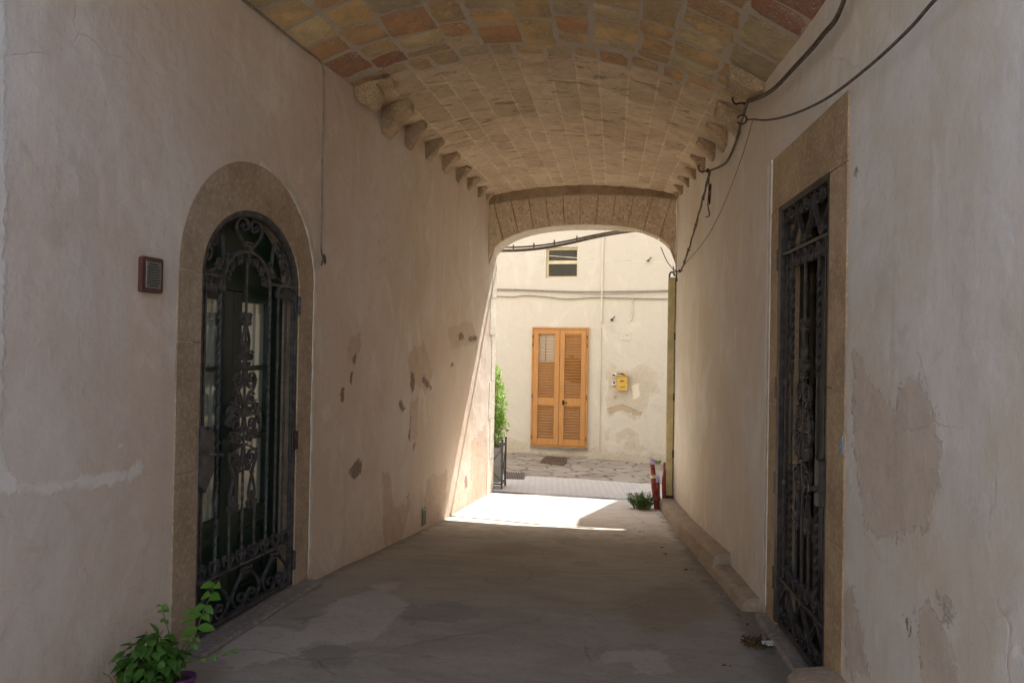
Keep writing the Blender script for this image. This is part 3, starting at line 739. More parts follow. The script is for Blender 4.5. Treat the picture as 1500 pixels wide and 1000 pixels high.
# ------------------------------------------------------------------ left doorway (stone surround, sill)
angL = math.atan2(1, BL); angR = math.atan2(1, BR)
def to_left(u, v, w): # u along wall = world y, w into wall
    return (xl(u)-w, u, v)
sur = MB()
G = .0015
def lblock(u0, u1, z0, z1, ragout=0):
    sur.prism([(u0, z0+G), (u1, z0+G), (u1, z1-G), (u0, z1-G)], -.010, .34, lambda p, q, h: to_left(p, q, h))
for (a, b) in ((-.06, .93), (.93, 1.61), (1.61, LGS-.001)): lblock(3.735, LG0, a, b)
for (a, b) in ((-.06, .55), (.55, 1.2), (1.2, LGS-.001)): lblock(LG1, 5.215, a, b)
# arch ring
def ell(a, g1, g2): return (LGC+(LGH+g1)*math.cos(a), LGS+(LGR+g2)*math.sin(a))
cuts = [PI*1.0, PI*.0]
st = 28
ring = []
inner = [ell(PI*i/st, 0, 0) for i in range(st+1)]; outer = [ell(PI*i/st, .20, .285) for i in range(st+1)]
for i in range(st):
    sur.prism([inner[i], outer[i], outer[i+1], inner[i+1]], -.010, .34, lambda p, q, h: to_left(p, q, h))
doorL = empty('stone_doorway', (xl(LGC), LGC, 0), 0, 'rounded tan stone surround around the arched gate on the left wall', 'doorway')
def relto(o, e): o.parent = e; o.location = Vector(o.location)-e.location; return o
import bmesh
def merged(mb, name, mat, e, smooth=False, dist=.0005):
    o = mb.build(name, mat, None, smooth); bm = bmesh.new(); bm.from_mesh(o.data); bmesh.ops.remove_doubles(bm, verts=bm.verts, dist=dist)
    # drop faces shared inside
    bm.to_mesh(o.data); bm.free(); return relto(o, e)
merged(sur, 'stone_surround', 'surround', doorL)
s2 = MB(); s2.prism([(0, -.12), (.135, -.12), (.14, -.012), (.12, .0), (-.34, .004), (-.34, -.12)], 3.80, 5.17, lambda p, q, h: (xl(h)+p, h, q-.004))
relto(s2.build('sill', 'sill'), doorL)
def edge_strip(fn, path, w0, name, mat, par, seed):
    """ragged bead of white patching plaster along a stone edge; path of (u, v, nu, nv)"""
    m = MB(); n_ = len(path)
    for i, (u, v, nu, nv) in enumerate(path):
        wd = w0*(1+.55*noise.noise(Vector((u*9, v*9, seed)))+.3*noise.noise(Vector((u*31, v*31, seed)))); ins = .012*noise.noise(Vector((u*17, v*17, seed+4)))
        for (q, d) in ((ins, .004), (ins+.004, .0145), (wd*.8, .0125), (wd, .003)): m.v.append(fn(u+nu*q, v+nv*q, -d))
        if i:
            for k in range(3): m.f.append(((i-1)*4+k, (i-1)*4+k+1, i*4+k+1, i*4+k))
    o = m.build(name, mat, smooth=True, fixn=True); return relto(o, par)
P = [(5.214, .02+1.96*i/60, 1, 0) for i in range(61)]+[(ell(PI*.5*i/30, .197, .282)[0], ell(PI*.5*i/30, .197, .282)[1], math.cos(PI*.5*i/30), math.sin(PI*.5*i/30)) for i in range(1, 22)]
edge_strip(lambda u, v, d: to_left(u, v, d), P, .055, 'plaster_bead', 'whiteplaster', doorL, 3)
# right doorway
doorR = empty('stone_doorway', (xr(4.33), 4.33, 0), 0, 'rectangular golden stone surround with heavy lintel around the right hand gate', 'doorway')
def to_right(u, v, w): return (xr(u)+w, u, v)
sr = MB()
def rblock(poly): sr.prism(poly, -.010, .30, lambda p, q, h: to_right(p, q, h))
for (a, b) in ((-.06, .75), (.75, 1.45), (1.45, 2.46)): rblock([(3.63, a+G), (RG0, a+G), (RG0, b-G), (3.63, b-G)])
for (a, b) in ((-.06, .62), (.62, 1.3), (1.3, 1.95), (1.95, 2.47)):
    w_ = random.uniform(4.99, 5.03); rblock([(RG1, a+G), (w_, a+G), (w_+random.uniform(-.02, .02), b-G), (RG1, b-G)])
rblock([(3.63, 2.463), (4.99, 2.473), (4.98, 2.79), (3.635, 2.775)])
merged(sr, 'stone_surround', 'surround_r', doorR)
s2 = MB(); s2.prism([(0, -.14), (-.075, -.14), (-.08, .005), (-.065, .02), (.30, .03), (.30, -.14)], 3.86, 5.0, lambda p, q, h: (xr(h)+p, h, q-.006))
relto(s2.build('sill', 'sill'), doorR)
P = [(5.005, .06+2.74*i/90, 1, 0) for i in range(91)]
edge_strip(lambda u, v, d: to_right(u, v, d), P, .075, 'plaster_bead', 'whiteplaster', doorR, 8)
# chipped blue paint mark on the right jamb
m = MB(); p = Rt(1240, 610, .0)
m.prism([(3.635, 1.17), (3.67, 1.165), (3.68, 1.20), (3.655, 1.215), (3.672, 1.235), (3.64, 1.245)], -.0135, -.008, lambda a, b, h: to_right(a, b, h))
relto(m.build('paint_mark', 'blue'), doorR)

# ------------------------------------------------------------------ wrought iron gates
# half templates, unit size: curl ends
LYRE = [(0, 1), (.06, .93), (.22, .72), (.40, .5), (.47, .28), (.38, .08), (.2, .0), (.06, .1), (.06, .26), (.18, .34), (.28, .27), (.25, .17), (.17, .18)]
CREST = [(.0, 0), (.25, .12), (.48, .38), (.56, .68), (.44, .92), (.22, .94), (.12, .76), (.2, .6), (.34, .64), (.34, .76)]
CURL = [(0, 0), (.18, .04), (.42, .3), (.45, .62), (.24, .82), (.02, .7), (.02, .48), (.18, .4), (.28, .5)]
BIGC = [(0, .0), (.10, .22), (.30, .40), (.42, .62), (.36, .86), (.16, .98), (.0, .86), (-.0, .68), (.12, .6), (.22, .68), (.18, .78)]
def put(mb, tmpl, cx, cz, sx, sz, t=.006, d=.016, w=0, rot=0, both=True, n=5):
    for sg in ((1, -1) if both else (1,)):
        P = []
        for p in cr([(a, b) for a, b in tmpl], n):
            x, z = sg*p[0]*sx, p[1]*sz
            P.append((cx+x*math.cos(rot)-z*math.sin(rot), cz+x*math.sin(rot)+z*math.cos(rot)))
        mb.ribbon(P, t, d, w)
def collar(mb, cx, cz, a=.03, b=.022): mb.box((cx, 0, cz), (a, .026, b))
def twist(mb, u, z0, z1, r=.009):
    """square bar twisted along its length"""
    n = int((z1-z0)/.014); vs = []; fs = []
    for i in range(n+1):
        a = i*.42
        for k in range(4): vs.append((u+r*1.25*math.cos(a+k*PI/2), r*1.25*math.sin(a+k*PI/2), z0+(z1-z0)*i/n))
    for i in range(n):
        for k in range(4): fs.append((i*4+k, i*4+(k+1) % 4, i*4+4+(k+1) % 4, i*4+4+k))
    mb.add(vs, fs)
def ornament(mb, z0, z1, hw):
    """tall central scrollwork between z0 and z1"""
    H = z1-z0; Z = lambda f: z0+H*f; T = .0065
    for s_ in (-1, 1):
        mb.ribbon(sp(s_*.032, Z(.972), .028, s_, .3), T, .018); mb.ribbon(sp(s_*.032, Z(.945), .02, s_, 3.0), T, .018)
    collar(mb, 0, Z(.958), .03)
    put(mb, LYRE, 0, Z(.80), .085, .175, T)
    SP = [(.055, .775, .036, .6), (.075, .66, .052, 3.4), (.07, .555, .045, .6), (.055, .50, .03, 3.2), (.125, .52, .034, 1.2), (.085, .43, .05, 3.4), (.065, .36, .034, .7), (.12, .385, .03, 2.6), (.09, .255, .052, .7), (.05, .215, .026, 3.6)]
    for (x, f, r, a0) in SP:
        for s_ in (-1, 1): mb.ribbon(sp(s_*x, Z(f), r, s_, a0), T, .018)
    for s_ in (-1, 1):
        for P in ([(0, .80), (.012, .74), (.03, .72), (.05, .745)], [(0, .72), (.02, .69), (.024, .64), (.05, .615), (.10, .61), (.127, .66)], [(.0, .46), (.02, .52), (.055, .59), (.10, .60)],
                  [(.0, .48), (.03, .47), (.09, .475), (.15, .50), (.158, .53)], [(0, .48), (.02, .42), (.06, .37), (.12, .35), (.15, .385)], [(.14, .30), (.145, .25), (.11, .20), (.095, .165)],
                  [(0, .33), (.03, .32), (.07, .315), (.13, .29)], [(0, .33), (.02, .26), (.03, .22)]):
            mb.ribbon(cr([(s_*x, Z(f)) for x, f in P], 6), T, .018)
        cx = s_*.10
        put(mb, LYRE, cx, Z(.035), .075, .16, T)
        for q in (-1, 1): mb.ribbon(sp(cx+q*.03, Z(.018), .026, q, .3), T, .018)
        collar(mb, cx, Z(.03), .028, .02); collar(mb, cx, Z(.18), .02, .016)
        for q in (-1, 1): mb.ribbon(sp(s_*hw*.92, Z(.475)+q*.03, .028, s_, q*1.3), T+.002, .02)
        collar(mb, s_*hw*.80, Z(.475), .05, .016)
    collar(mb, 0, Z(.72), .10, .012); collar(mb, 0, Z(.33), .06, .014); collar(mb, 0, Z(.48), .04, .03)
def sp(cx, cz, r, s_, a0, turns=1.6, n=26):
    return [(cx+s_*r*(1-.78*k/n)*math.cos(a0+2*PI*turns*k/n), cz+r*(1-.78*k/n)*math.sin(a0+2*PI*turns*k/n)) for k in range(n+1)]
gl = empty('iron_gate', (xl(LGC)-.018, LGC, .0), math.atan2(1, BL), 'round topped wrought iron gate with scrollwork in the arched doorway', 'gate')
HWg = LGH-.012
# frame
m = MB()
path = [(-HWg, .01), (-HWg, 1.0), (-HWg, LGS)]+[(-HWg*math.cos(PI*i/24), LGS+(LGR-.012)*math.sin(PI*i/24)) for i in range(1, 24)]+[(HWg, LGS), (HWg, 1.0), (HWg, .01)]
m.ribbon(path, .03, .035)
m.ribbon([(-HWg, .03), (HWg, .03)], .022, .03)
m.build('frame', 'iron', gl)
m = MB(); path2 = [(p[0]*.955, p[1]-.018 if p[1] > LGS-.01 else p[1]) for p in path]
m.ribbon(path2, .012, .022); m.build('inner_frame', 'iron', gl)
m = MB(); m.ribbon([(-HWg, .30), (HWg, .30)], .014, .034); m.build('lower_rail', 'iron', gl)
m = MB(); OX = -.06; m.ribbon([(-HWg, LGS), (OX-.25, LGS)], .014, .03); m.ribbon([(OX+.25, LGS), (HWg, LGS)], .014, .03)
m.ribbon([(OX-.25*math.cos(PI*i/18), LGS-.02+.19*math.sin(PI*i/18)) for i in range(19)], .016, .034)
m.ribbon([(OX-.25, LGS), (OX-.25, LGS-.03)], .016, .034); m.build('upper_rail', 'iron', gl)
us = [-.41, -.27, -.135, 0, .135, .27, .375, .475]
for i, u in enumerate(us):
    m = MB(); u0_ = u
    ztop = LGS if abs(u) > .25 else LGS-.02+.19*math.sqrt(max(0, 1-(u/.25)**2))
    if abs(u) == .135: m.box((u, 0, (.30+.64)/2), (.013, .013, .34))
    elif abs(u) == .27: twist(m, u, .30, ztop, .0085)
    elif u == 0: twist(m, u, .30, .95, .007); m.box((u, 0, (.95+ztop)/2), (.012, .012, ztop-.95))
    else: m.box((u, 0, (.30+ztop)/2), (.013, .013, ztop-.30))
    m.v = [(v[0]+OX, v[1], v[2]) for v in m.v]; m.build('bar', 'iron', gl)
m = MB()
for u in [-.47, -.335, -.2, -.0675, .0675, .2, .335, .46]:
    put(m, CREST, u, .305, .085, .085, .007, .018, n=4)
m.build('crest_scrolls', 'iron', gl)
m = MB(); ornament(m, .62, 1.80, .17); m.v = [(v[0]+OX, v[1], v[2]) for v in m.v]; m.build('centre_scrollwork', 'iron', gl)
m = MB()
for u in (-.34, 0, .34):
    put(m, LYRE, u, .045, .32, .235, .009, .02); put(m, CURL, u, .235, .10, .05, .008, .02); collar(m, u, .26, .05, .016)
m.build('bottom_scrolls', 'iron', gl)
m = MB()
for a in (PI*.5, PI*.17, PI*.83):
    cx, cz = OX*.7+.26*math.cos(a), LGS-.02+.2*math.sin(a)
    hh = .205 if a == PI*.5 else .20
    ex = math.cos(a)*.80*(HWg-.26); 
    put(m, LYRE, cx+(HWg*.93-.26)*math.cos(a), cz+(LGR-.235)*math.sin(a)*1.0, .30, -.2 if False else .2, .009, .018, 0, a-PI/2+PI, n=5)
    put(m, CURL, cx, cz, .09, .06, .009, .018, 0, a-PI/2); collar(m, cx+.01*math.cos(a), cz+.01*math.sin(a), .04, .03)
for s_ in (-1, 1):
    for u in (.32, .40, .475): put(m, CREST, s_*u, LGS-.004, .055, -.08, .007, .018, n=4)
    put(m, CURL, OX+s_*.27, LGS+.05, .07, .06, .009, .018, 0, -s_*.9)
for k in range(7):
    a = PI*(k+.5)/7; put(m, CREST, OX+.235*math.cos(a), LGS-.02+.178*math.sin(a), .045, .055, .006, .018, 0, a+PI/2, n=4)
m.build('lunette_scrolls', 'iron', gl)
m = MB(); P = [(-.535, .84), (-.50, .80), (-.455, .86), (-.425, .90), (-.43, 1.02), (-.42, 1.10), (-.455, 1.15), (-.49, 1.13), (-.52, 1.16), (-.54, 1.05)]
m.prism(P, -.045, .0, lambda p, q, h: (p, -h-.03 if False else h-.0, q)); m.build('lock_plate', 'iron', gl)
lh = MB(); lh.tube([(-.46, .03-.06, 1.0), (-.46, -.075, 1.0), (-.40, -.08, .99)], .008, 8)
lh.build('handle', 'iron', gl)
for z in (.17, .97, 1.87):
    m = MB(); m.box((HWg+.028, -.012, z), (.045, .03, .13)); m.tube([(HWg+.008, -.03, z-.06), (HWg+.008, -.03, z+.06)], .011, 10); m.build('hinge', 'rust' if z == .97 else 'iron', gl)

gr = empty('iron_gate', (xr(4.335)+.012, 4.335, .04), math.atan2(1, BR), 'tall rectangular black iron gate with scrollwork in the right wall', 'gate')
W2 = (RG1-RG0)/2-.01; H2 = RGT-.05
m = MB()
m.ribbon([(-W2, 0), (-W2, H2)], .04, .04); m.ribbon([(-W2, H2-.012), (W2, H2-.012)], .035, .045); m.ribbon([(W2, H2), (W2, 0)], .065, .05); m.ribbon([(-W2, .02), (W2, .02)], .025, .035)
m.build('frame', 'iron_r', gr)
m = MB(); m.ribbon([(-W2, .27), (W2, .27)], .016, .036); m.build('lower_rail', 'iron_r', gr)
m = MB(); m.ribbon([(-W2, 2.14), (W2, 2.14)], .016, .036); m.build('upper_rail', 'iron_r', gr)
for i, u in enumerate([-.36, -.24, -.12, 0, .12, .24, .36]):
    m = MB()
    if abs(u) in (.24,): twist(m, u, .27, .95, .010); m.box((u, 0, 1.2), (.013, .013, .5)); twist(m, u, 1.45, 2.0, .010); m.box((u, 0, 2.07), (.013, .013, .14))
    elif abs(u) == .12: m.box((u, 0, .45), (.013, .013, .36))
    elif u == .36: m.box((u, 0, (.27+2.14)/2), (.013, .013, 1.87)); [m.box((u, 0, 1.72+k*.03), (.022, .022, .018)) for k in range(8)]; [m.box((u, 0, .55+k*.03), (.022, .022, .018)) for k in range(10)]
    else: m.box((u, 0, (.27+2.14)/2), (.013, .013, 1.87))
    m.build('bar', 'iron_r', gr)
for z in (1.40, .83):
    m = MB(); m.box((.39, 0, z), (.13, .02, .03)); m.build('tie_strap', 'iron_r', gr)
m = MB()
for u in [-.36, -.24, -.12, 0, .12, .24, .36]: put(m, CREST, u, .275, .075, .085, .007, .018, n=4)
m.build('crest_scrolls', 'iron_r', gr)
m = MB()
for u in [-.36, -.24, -.12, 0, .12, .24, .36]: put(m, CREST, u, 2.13, .075, -.085, .007, .018, n=4)
m.build('hanging_scrolls', 'iron_r', gr)
m = MB(); ornament(m, .62, 1.76, .15); m.build('centre_scrollwork', 'iron_r', gr)
m = MB()
for u in (-.29, 0, .29): put(m, LYRE, u, .035, .28, .21, .009, .022); collar(m, u, .24, .04, .02)
m.build('bottom_scrolls', 'iron_r', gr)
m = MB()
for u in (-.29, 0, .29): put(m, [(a, 1-b) for a, b in LYRE], u, 2.16, .28, .25, .010, .026); collar(m, u, 2.17, .05, .02); put(m, CURL, u, 2.16, .1, .05, .008, .02)
m.build('top_scrolls', 'iron_r', gr)
m = MB(); m.box((-W2+.045, .03, .95), (.07, .04, .22)); m.tube([(-W2+.05, .05, .92), (-W2+.05, .085, .92)], .016, 10); m.build('lock_box', 'iron_r', gr)
for z in (.24, .80, 1.36, 2.12):
    m = MB(); m.box((W2+.045, .012, z), (.035, .03, .13)); m.build('hinge', 'iron_r', gr)

# ------------------------------------------------------------------ glazed doors behind the gates
gd = empty('glazed_door', (xl(LGC)-.13, LGC, 0), math.atan2(1, BL), 'dark green glazed double door behind the arched gate', 'door')
def frame_rect(mb, u0, u1, z0, z1, t, d, w0): # stiles and rails
    mb.box(((u0+t/2), w0, (z0+z1)/2), (t, d, z1-z0)); mb.box(((u1-t/2), w0, (z0+z1)/2), (t, d, z1-z0))
    mb.box(((u0+u1)/2, w0, z0+t/2), (u1-u0-2*t, d*.98, t)); mb.box(((u0+u1)/2, w0, z1-t/2), (u1-u0-2*t, d*.98, t))
C0 = -.045                                            # meeting stile centre in local u
leaves = [(-LGH, C0, (-.43, -.14)), (C0, LGH, (.055, .375))]
for (u0, u1, (g0, g1)) in leaves:
    m = MB()
    m.box(((u0+g0)/2, 0, .95), (g0-u0-.002, .045, 1.95)); m.box(((u1+g1)/2, 0, .95), (u1-g1-.002, .045, 1.95))
    m.box(((g0+g1)/2, 0, 1.90), (g1-g0, .043, .07)); m.box(((g0+g1)/2, 0, .53), (g1-g0, .043, .10)); m.box(((g0+g1)/2, 0, .06), (g1-g0, .043, .12))
    m.box(((g0+g1)/2, .008, .29), (g1-g0, .02, .42)); m.box(((g0+g1)/2, .0, .29), (g1-g0-.08, .03, .32))
    lf = m.build('door_leaf', 'green', gd)
    m = MB()
    for z in (1.456, 1.025): m.box(((g0+g1)/2, 0, z), (g1-g0, .035, .03))
    m.build('glazing_bar', 'green', lf)
    for (a, b) in ((.585, 1.008), (1.042, 1.44), (1.473, 1.862)):
        m = MB(); m.box(((g0+g1)/2, .004, (a+b)/2), (g1-g0, .005, b-a)); m.build('pane', 'glass', lf)
m = MB(); m.prism([(-LGH, 1.93), (LGH, 1.93)]+[(LGH*math.cos(PI*i/20), LGS+LGR*math.sin(PI*i/20)) for i in range(21)], -.012, .02, lambda p, q, h: (p, h, q)); m.build('fanlight_panel', 'green', gd)
m = MB(); m.tube([(.02, -.03, .96), (.02, -.065, .96), (.07, -.07, .96)], .007, 8); m.build('handle', 'cream', gd)
cu = MB(); nn = 90
vs = []
for j in range(2):
    for i in range(nn+1):
        u = -LGH+.03+(2*LGH-.06)*i/nn; vs.append((u, .045+.012*math.sin(i*.9)+.005*math.sin(i*2.3), .2 if j == 0 else 1.94))
cu.add(vs, [(i, i+1, nn+2+i, nn+1+i) for i in range(nn)]); cu.build('reflection_curtain', 'reflection_curtain', gd, smooth=True, fixn=False)
gd2 = empty('glazed_door', (xr(4.335)+.125, 4.335, .02), math.atan2(1, BR), 'dark brown glazed door standing behind the rectangular gate', 'door')
m = MB(); hw = .46
m.box((-hw+.05, 0, 1.22), (.1, .04, 2.4)); m.box((hw-.05, 0, 1.22), (.1, .04, 2.4)); m.box((0, 0, 1.22), (.12, .045, 2.4))
for z in (.1, .62, 2.36): m.box((0, 0, z), (2*hw-.2, .038, .14))
for s_ in (-1, 1): m.box((s_*.21, .0, .36), (.27, .02, .4))
lf = m.build('door_leaf', 'browndoor', gd2)
for s_ in (-1, 1):
    m = MB(); m.box((s_*.21, 0, 1.49), (.30, .006, 1.6)); m.build('pane', 'glass_dark', lf)

# ------------------------------------------------------------------ things on the left wall
def wall_item(name, p, rz, label, cat): return empty(name, p, rz, label, cat)
p = L(217, 402)
ip = wall_item('intercom_panel', (xl(3.515)+.012, 3.515, 1.93), math.atan2(1, BL), 'small slatted intercom panel in a brown frame beside the arched doorway', 'intercom')
m = MB()
def rrect(hx, hz, r): 
    P = []
    for cx, cz, a0 in ((hx-r, hz-r, 0), (-hx+r, hz-r, PI/2), (-hx+r, -hz+r, PI), (hx-r, -hz+r, 1.5*PI)):
        for k in range(5): P.append((cx+r*math.cos(a0+k*PI/8), cz+r*math.sin(a0+k*PI/8)))
    return P
m.prism(rrect(.076, .085, .012), -.014, .02, lambda p, q, h: (p, h, q)); m.build('frame', 'frame_brown', ip)
m = MB(); m.box((.002, -.016, .0), (.105, .006, .128)); pl_ = m.build('face_plate', 'slat_grey', ip)
for k in range(9):
    m = MB(); z = -.052+k*.0128; m.box((-.002 if k % 2 else .002, -.0195, z), (.084 if k not in (0, 8) else .062, .003, .0052)); m.build('slot', 'slotdark', pl_)
def cable(name, pts, r, mat, label, cat='cable', n=6, parts=None):
    m = MB(); m.tube(cr([tuple(p) for p in pts], n), r, 8); o = m.build(name, mat, smooth=True); return tag(o, label, cat)
off = .014
pts = [Vector((xl(y)+off, y, z)) for (y, z) in ((2.6, 3.60), (3.3, 3.60), (4.2, 3.60), (4.46, 3.60), (4.98, 3.595), (5.22, 3.60), (5.29, 3.56), (5.305, 3.4), (5.30, 3.0), (5.31, 2.6), (5.31, 2.3))]
cable('wall_cable', pts, .0065, 'cablelight', 'thin cable along the vault edge dropping down the wall right of the arched doorway')
# its loose end coiled on a nail
m = MB(); m.tube(cr([(xl(5.31)+.014, 5.31, 2.3), (xl(5.3)+.03, 5.30, 2.24), (xl(5.3)+.04, 5.32, 2.19), (xl(5.3)+.035, 5.345, 2.21), (xl(5.3)+.03, 5.335, 2.25), (xl(5.3)+.035, 5.30, 2.22), (xl(5.3)+.03, 5.285, 2.17)], 6), .006, 8)
o = m.build('cable_coil', 'cable', smooth=True); tag(o, 'small dark coil of wire end hanging at the foot of the wall cable', 'cable')
p = L(620, 757)
vt = empty('wall_vent', (xl(7.7)+.004, 7.7, -.09), math.atan2(1, BL), 'small greenish metal vent cover low on the left wall near the sunlit patch', 'vent')
m = MB(); m.box((0, 0, 0), (.11, .016, .17)); m.build('frame', 'greenmetal', vt)
m = MB(); [m.box((0, -.010, -.055+k*.022), (.085, .006, .008)) for k in range(6)]; m.build('louvre', 'slotdark', vt)

# ------------------------------------------------------------------ cables and hooks on the right wall
def rp(px, py, o=.03): return Rt(px, py, o)
def hook(px, py, label, ring=False, s_=1.0):
    q = Rt(px, py, 0); m = MB()
    y, z = q.y, q.z; x = xr(y)
    if ring:
        m.tube([(x+.02, y, z), (x-.05, y, z)], .005*s_, 8)
        m.tube([(x-.075-.032*math.cos(a), y+.004*math.cos(a), z+.032*math.sin(a)) for a in [PI*.15+k*PI*1.7/14 for k in range(15)]], .0065*s_, 8)
    else:
        m.tube(cr([(x+.02, y, z), (x-.05*s_, y, z-.005), (x-.085*s_, y, z-.01), (x-.105*s_, y, z+.02), (x-.10*s_, y, z+.055)], 5), .0075*s_, 8)
        m.tube([(x-.02, y-.012, z-.012), (x-.02, y+.012, z+.012)], .014*s_, 8)
    return tag(m.build('wall_hook', 'rust', smooth=True), label, 'hook')
def sag(a, b, s_, n=12):
    a, b = Vector(a), Vector(b); return [a.lerp(b, i/n)+Vector((0, 0, -s_*4*(i/n)*(1-i/n))) for i in range(n+1)]
h1 = rp(1095, 150, .06); h2 = rp(1040, 250, .06); h3 = rp(998, 397, .06)
start = Vector((xr(2.2)-.09, 2.2, 4.02))
P = [Vector((xr(3.0)-.05, 3.0, 3.62)), rp(1240, -5, .05), rp(1205, 55, .05), rp(1165, 100, .05), rp(1130, 135, .055), h1]
m = MB()
for k, dx in enumerate((0, .012, .02)):
    m.tube(cr([(q.x-dx*.5, q.y, q.z+(.012 if k == 1 else 0)-.009*(k == 2)) for q in P], 8), .006, 8)
tag(m.build('cable_bundle', 'cable', smooth=True), 'thick bundle of old cables sagging down to the first hook on the right wall', 'cable')
P2 = [h1, rp(1085, 182), rp(1078, 208), rp(1066, 235), rp(1055, 244), h2]
cable('wall_cable', P2, .010, 'cable', 'dark cable curving between the two upper hooks on the right wall', n=8)
m = MB()
m.tube([h2.lerp(h3, i/30)+Vector((.004*math.sin(i*1.7), 0, .006*math.sin(i*.9)-.05*4*(i/30)*(1-i/30))) for i in range(31)], .009, 8)
m.tube([h2.lerp(h3, i/30)+Vector((-.006*math.cos(i*1.1), .006*math.sin(i*1.3), -.05*4*(i/30)*(1-i/30))) for i in range(31)], .006, 8)
for i in (6, 13, 21, 26): q = h2.lerp(h3, i/30)+Vector((0, 0, -.05*4*(i/30)*(1-i/30))); m.tube([q+Vector((0, .0, .018)), q-Vector((0, 0, .018))], .014, 8)
tag(m.build('wall_cable', 'cable', smooth=True), 'taped dark cable running steeply from the middle hook down to the arch corner', 'cable')
m = MB()
m.tube(cr([h2, h2+Vector((-.01, -.02, -.10)), h2+Vector((0, -.01, -.30)), h2+Vector((.01, .0, -.12)), h2+Vector((-.01, -.03, -.2)), rp(1037, 300), rp(1039, 315), rp(1034, 318)], 7), .0055, 8)
tag(m.build('wire_tail', 'rust', smooth=True), 'loose rusty wire tail dangling below the middle wall hook', 'wire')
r1 = rp(1103, 175, .06)
P = [Vector((xr(2.4)-.05, 2.4, 2.72)), rp(1375, -5, .05), rp(1330, 45, .05), rp(1270, 100, .05), rp(1210, 145, .05), rp(1160, 168, .05), rp(1125, 176, .05), r1]
cable('thin_wire', P, .0065, 'cable', 'thin wire sagging from above the rectangular gate to the ring hook', n=8)
P = [r1, rp(1085, 235), rp(1060, 300), rp(1040, 340), rp(1020, 368), rp(1002, 388)]
cable('thin_wire', P, .0035, 'cablelight', 'finer wire dropping from the ring hook to the arch corner', n=8)
hook(1095, 150, 'rusty hook holding the thick cable bundle under the first corbel')
hook(1040, 250, 'rusty hook in the middle of the right wall with a loose wire tail below')
hook(1103, 175, 'open ring hook carrying the thin wires on the right wall', True)
hook(998, 397, 'small rusty hook beside the arch corner on the right wall', False, .9)
m = MB(); q = Rt(998, 397, 0)
m.tube(cr([(q.x-.05, q.y, q.z-.02), (q.x-.055, q.y+.02, q.z-.06), (q.x-.05, q.y-.01, q.z-.09), (q.x-.05, q.y+.01, q.z-.12)], 6), .008, 8)
tag(m.build('wire_end', 'rust', smooth=True), 'short twisted wire end hanging from the hook at the arch corner', 'wire')
m = MB(); a = atK(968, 362, YB+.1); b = atK(984, 392, YB-.1)
m.tube(cr([a, a.lerp(b, .5)+Vector((.0, 0, -.03)), b, Vector((xr(9.4)-.05, 9.42, 2.56))], 8), .006, 8)
tag(m.build('thin_wire', 'cable', smooth=True), 'short dark wire curling round the right haunch of the arch', 'wire')

# ------------------------------------------------------------------ kerb and stone at the right wall foot
kb = MB()
def kseg(y0, y1, h0, h1, w0, w1, z0f, mb):
    st_ = max(2, int((y1-y0)/.08)); vs = []; fs = []
    for i in range(st_+1):
        f = i/st_; y = y0+(y1-y0)*f; w_ = w0+(w1-w0)*f; z = floor_z(y); h = h0+(h1-h0)*f; x = xr(y)
        j = lambda k: noise.noise(Vector((y*4, k*3.1, 0)))*.010
        prof = [(0.02, -.1), (-w_-.015+j(1), -.1), (-w_+j(2), h-.03), (-w_+.03+j(3), h+j(4)*.6), (.02, h+.006+j(5)*.6)]
        for (a, b) in prof: vs.append((x+a, y, z+b))
    n_ = 5
    for i in range(st_):
        for k in range(n_): fs.append((i*n_+k, i*n_+(k+1) % n_, (i+1)*n_+(k+1) % n_, (i+1)*n_+k))
    fs.append(tuple(range(n_))); fs.append(tuple(st_*n_+k for k in range(n_))[::-1])
    mb.add(vs, fs)
kerb = empty('stone_kerb', (xr(7.5)-.08, 7.5, -.2), 0, 'long raised stone kerb along the foot of the right wall', 'kerb')
m = MB(); kseg(6.2, 9.86, .19, .125, .125, .17, 0, m); relto(m.build('upper_kerb', 'kerb', smooth=True), kerb)
m = MB(); kseg(5.2, 6.2, .085, .10, .11, .13, 0, m); relto(m.build('low_kerb', 'kerb', smooth=True), kerb)
m = MB(); kx = [( .0), ]
P = [(-.18, 0), (-.215, .06), (-.205, .17), (-.15, .215), (.02, .245), (.02, 0)]
hs = [2.6, 2.9, 3.2, 3.5, 3.68, 3.80, 3.855]; n_ = len(P)
for h in hs:
    e = 1 if h < 3.7 else (.93 if h < 3.83 else .80)
    for (a, b) in P: m.v.append((xr(h)+(a*e if a < 0 else a)+noise.noise(Vector((a*9, h*4, b*9)))*.014, h+noise.noise(Vector((a*9+3, h*4, b*9)))*.02, floor_z(h)-.02+b*e+noise.noise(Vector((a*9, h*4, b*9+7)))*.014))
for i in range(len(hs)-1):
    for k in range(n_): m.f.append((i*n_+k, i*n_+(k+1) % n_, (i+1)*n_+(k+1) % n_, (i+1)*n_+k))
m.f.append(tuple(range(n_))); m.f.append(tuple((len(hs)-1)*n_+k for k in range(n_))[::-1])
tag(m.build('kerb_stone', 'kerb', smooth=True), 'blunt worn stone block at the foot of the right wall before the gate', 'stone')

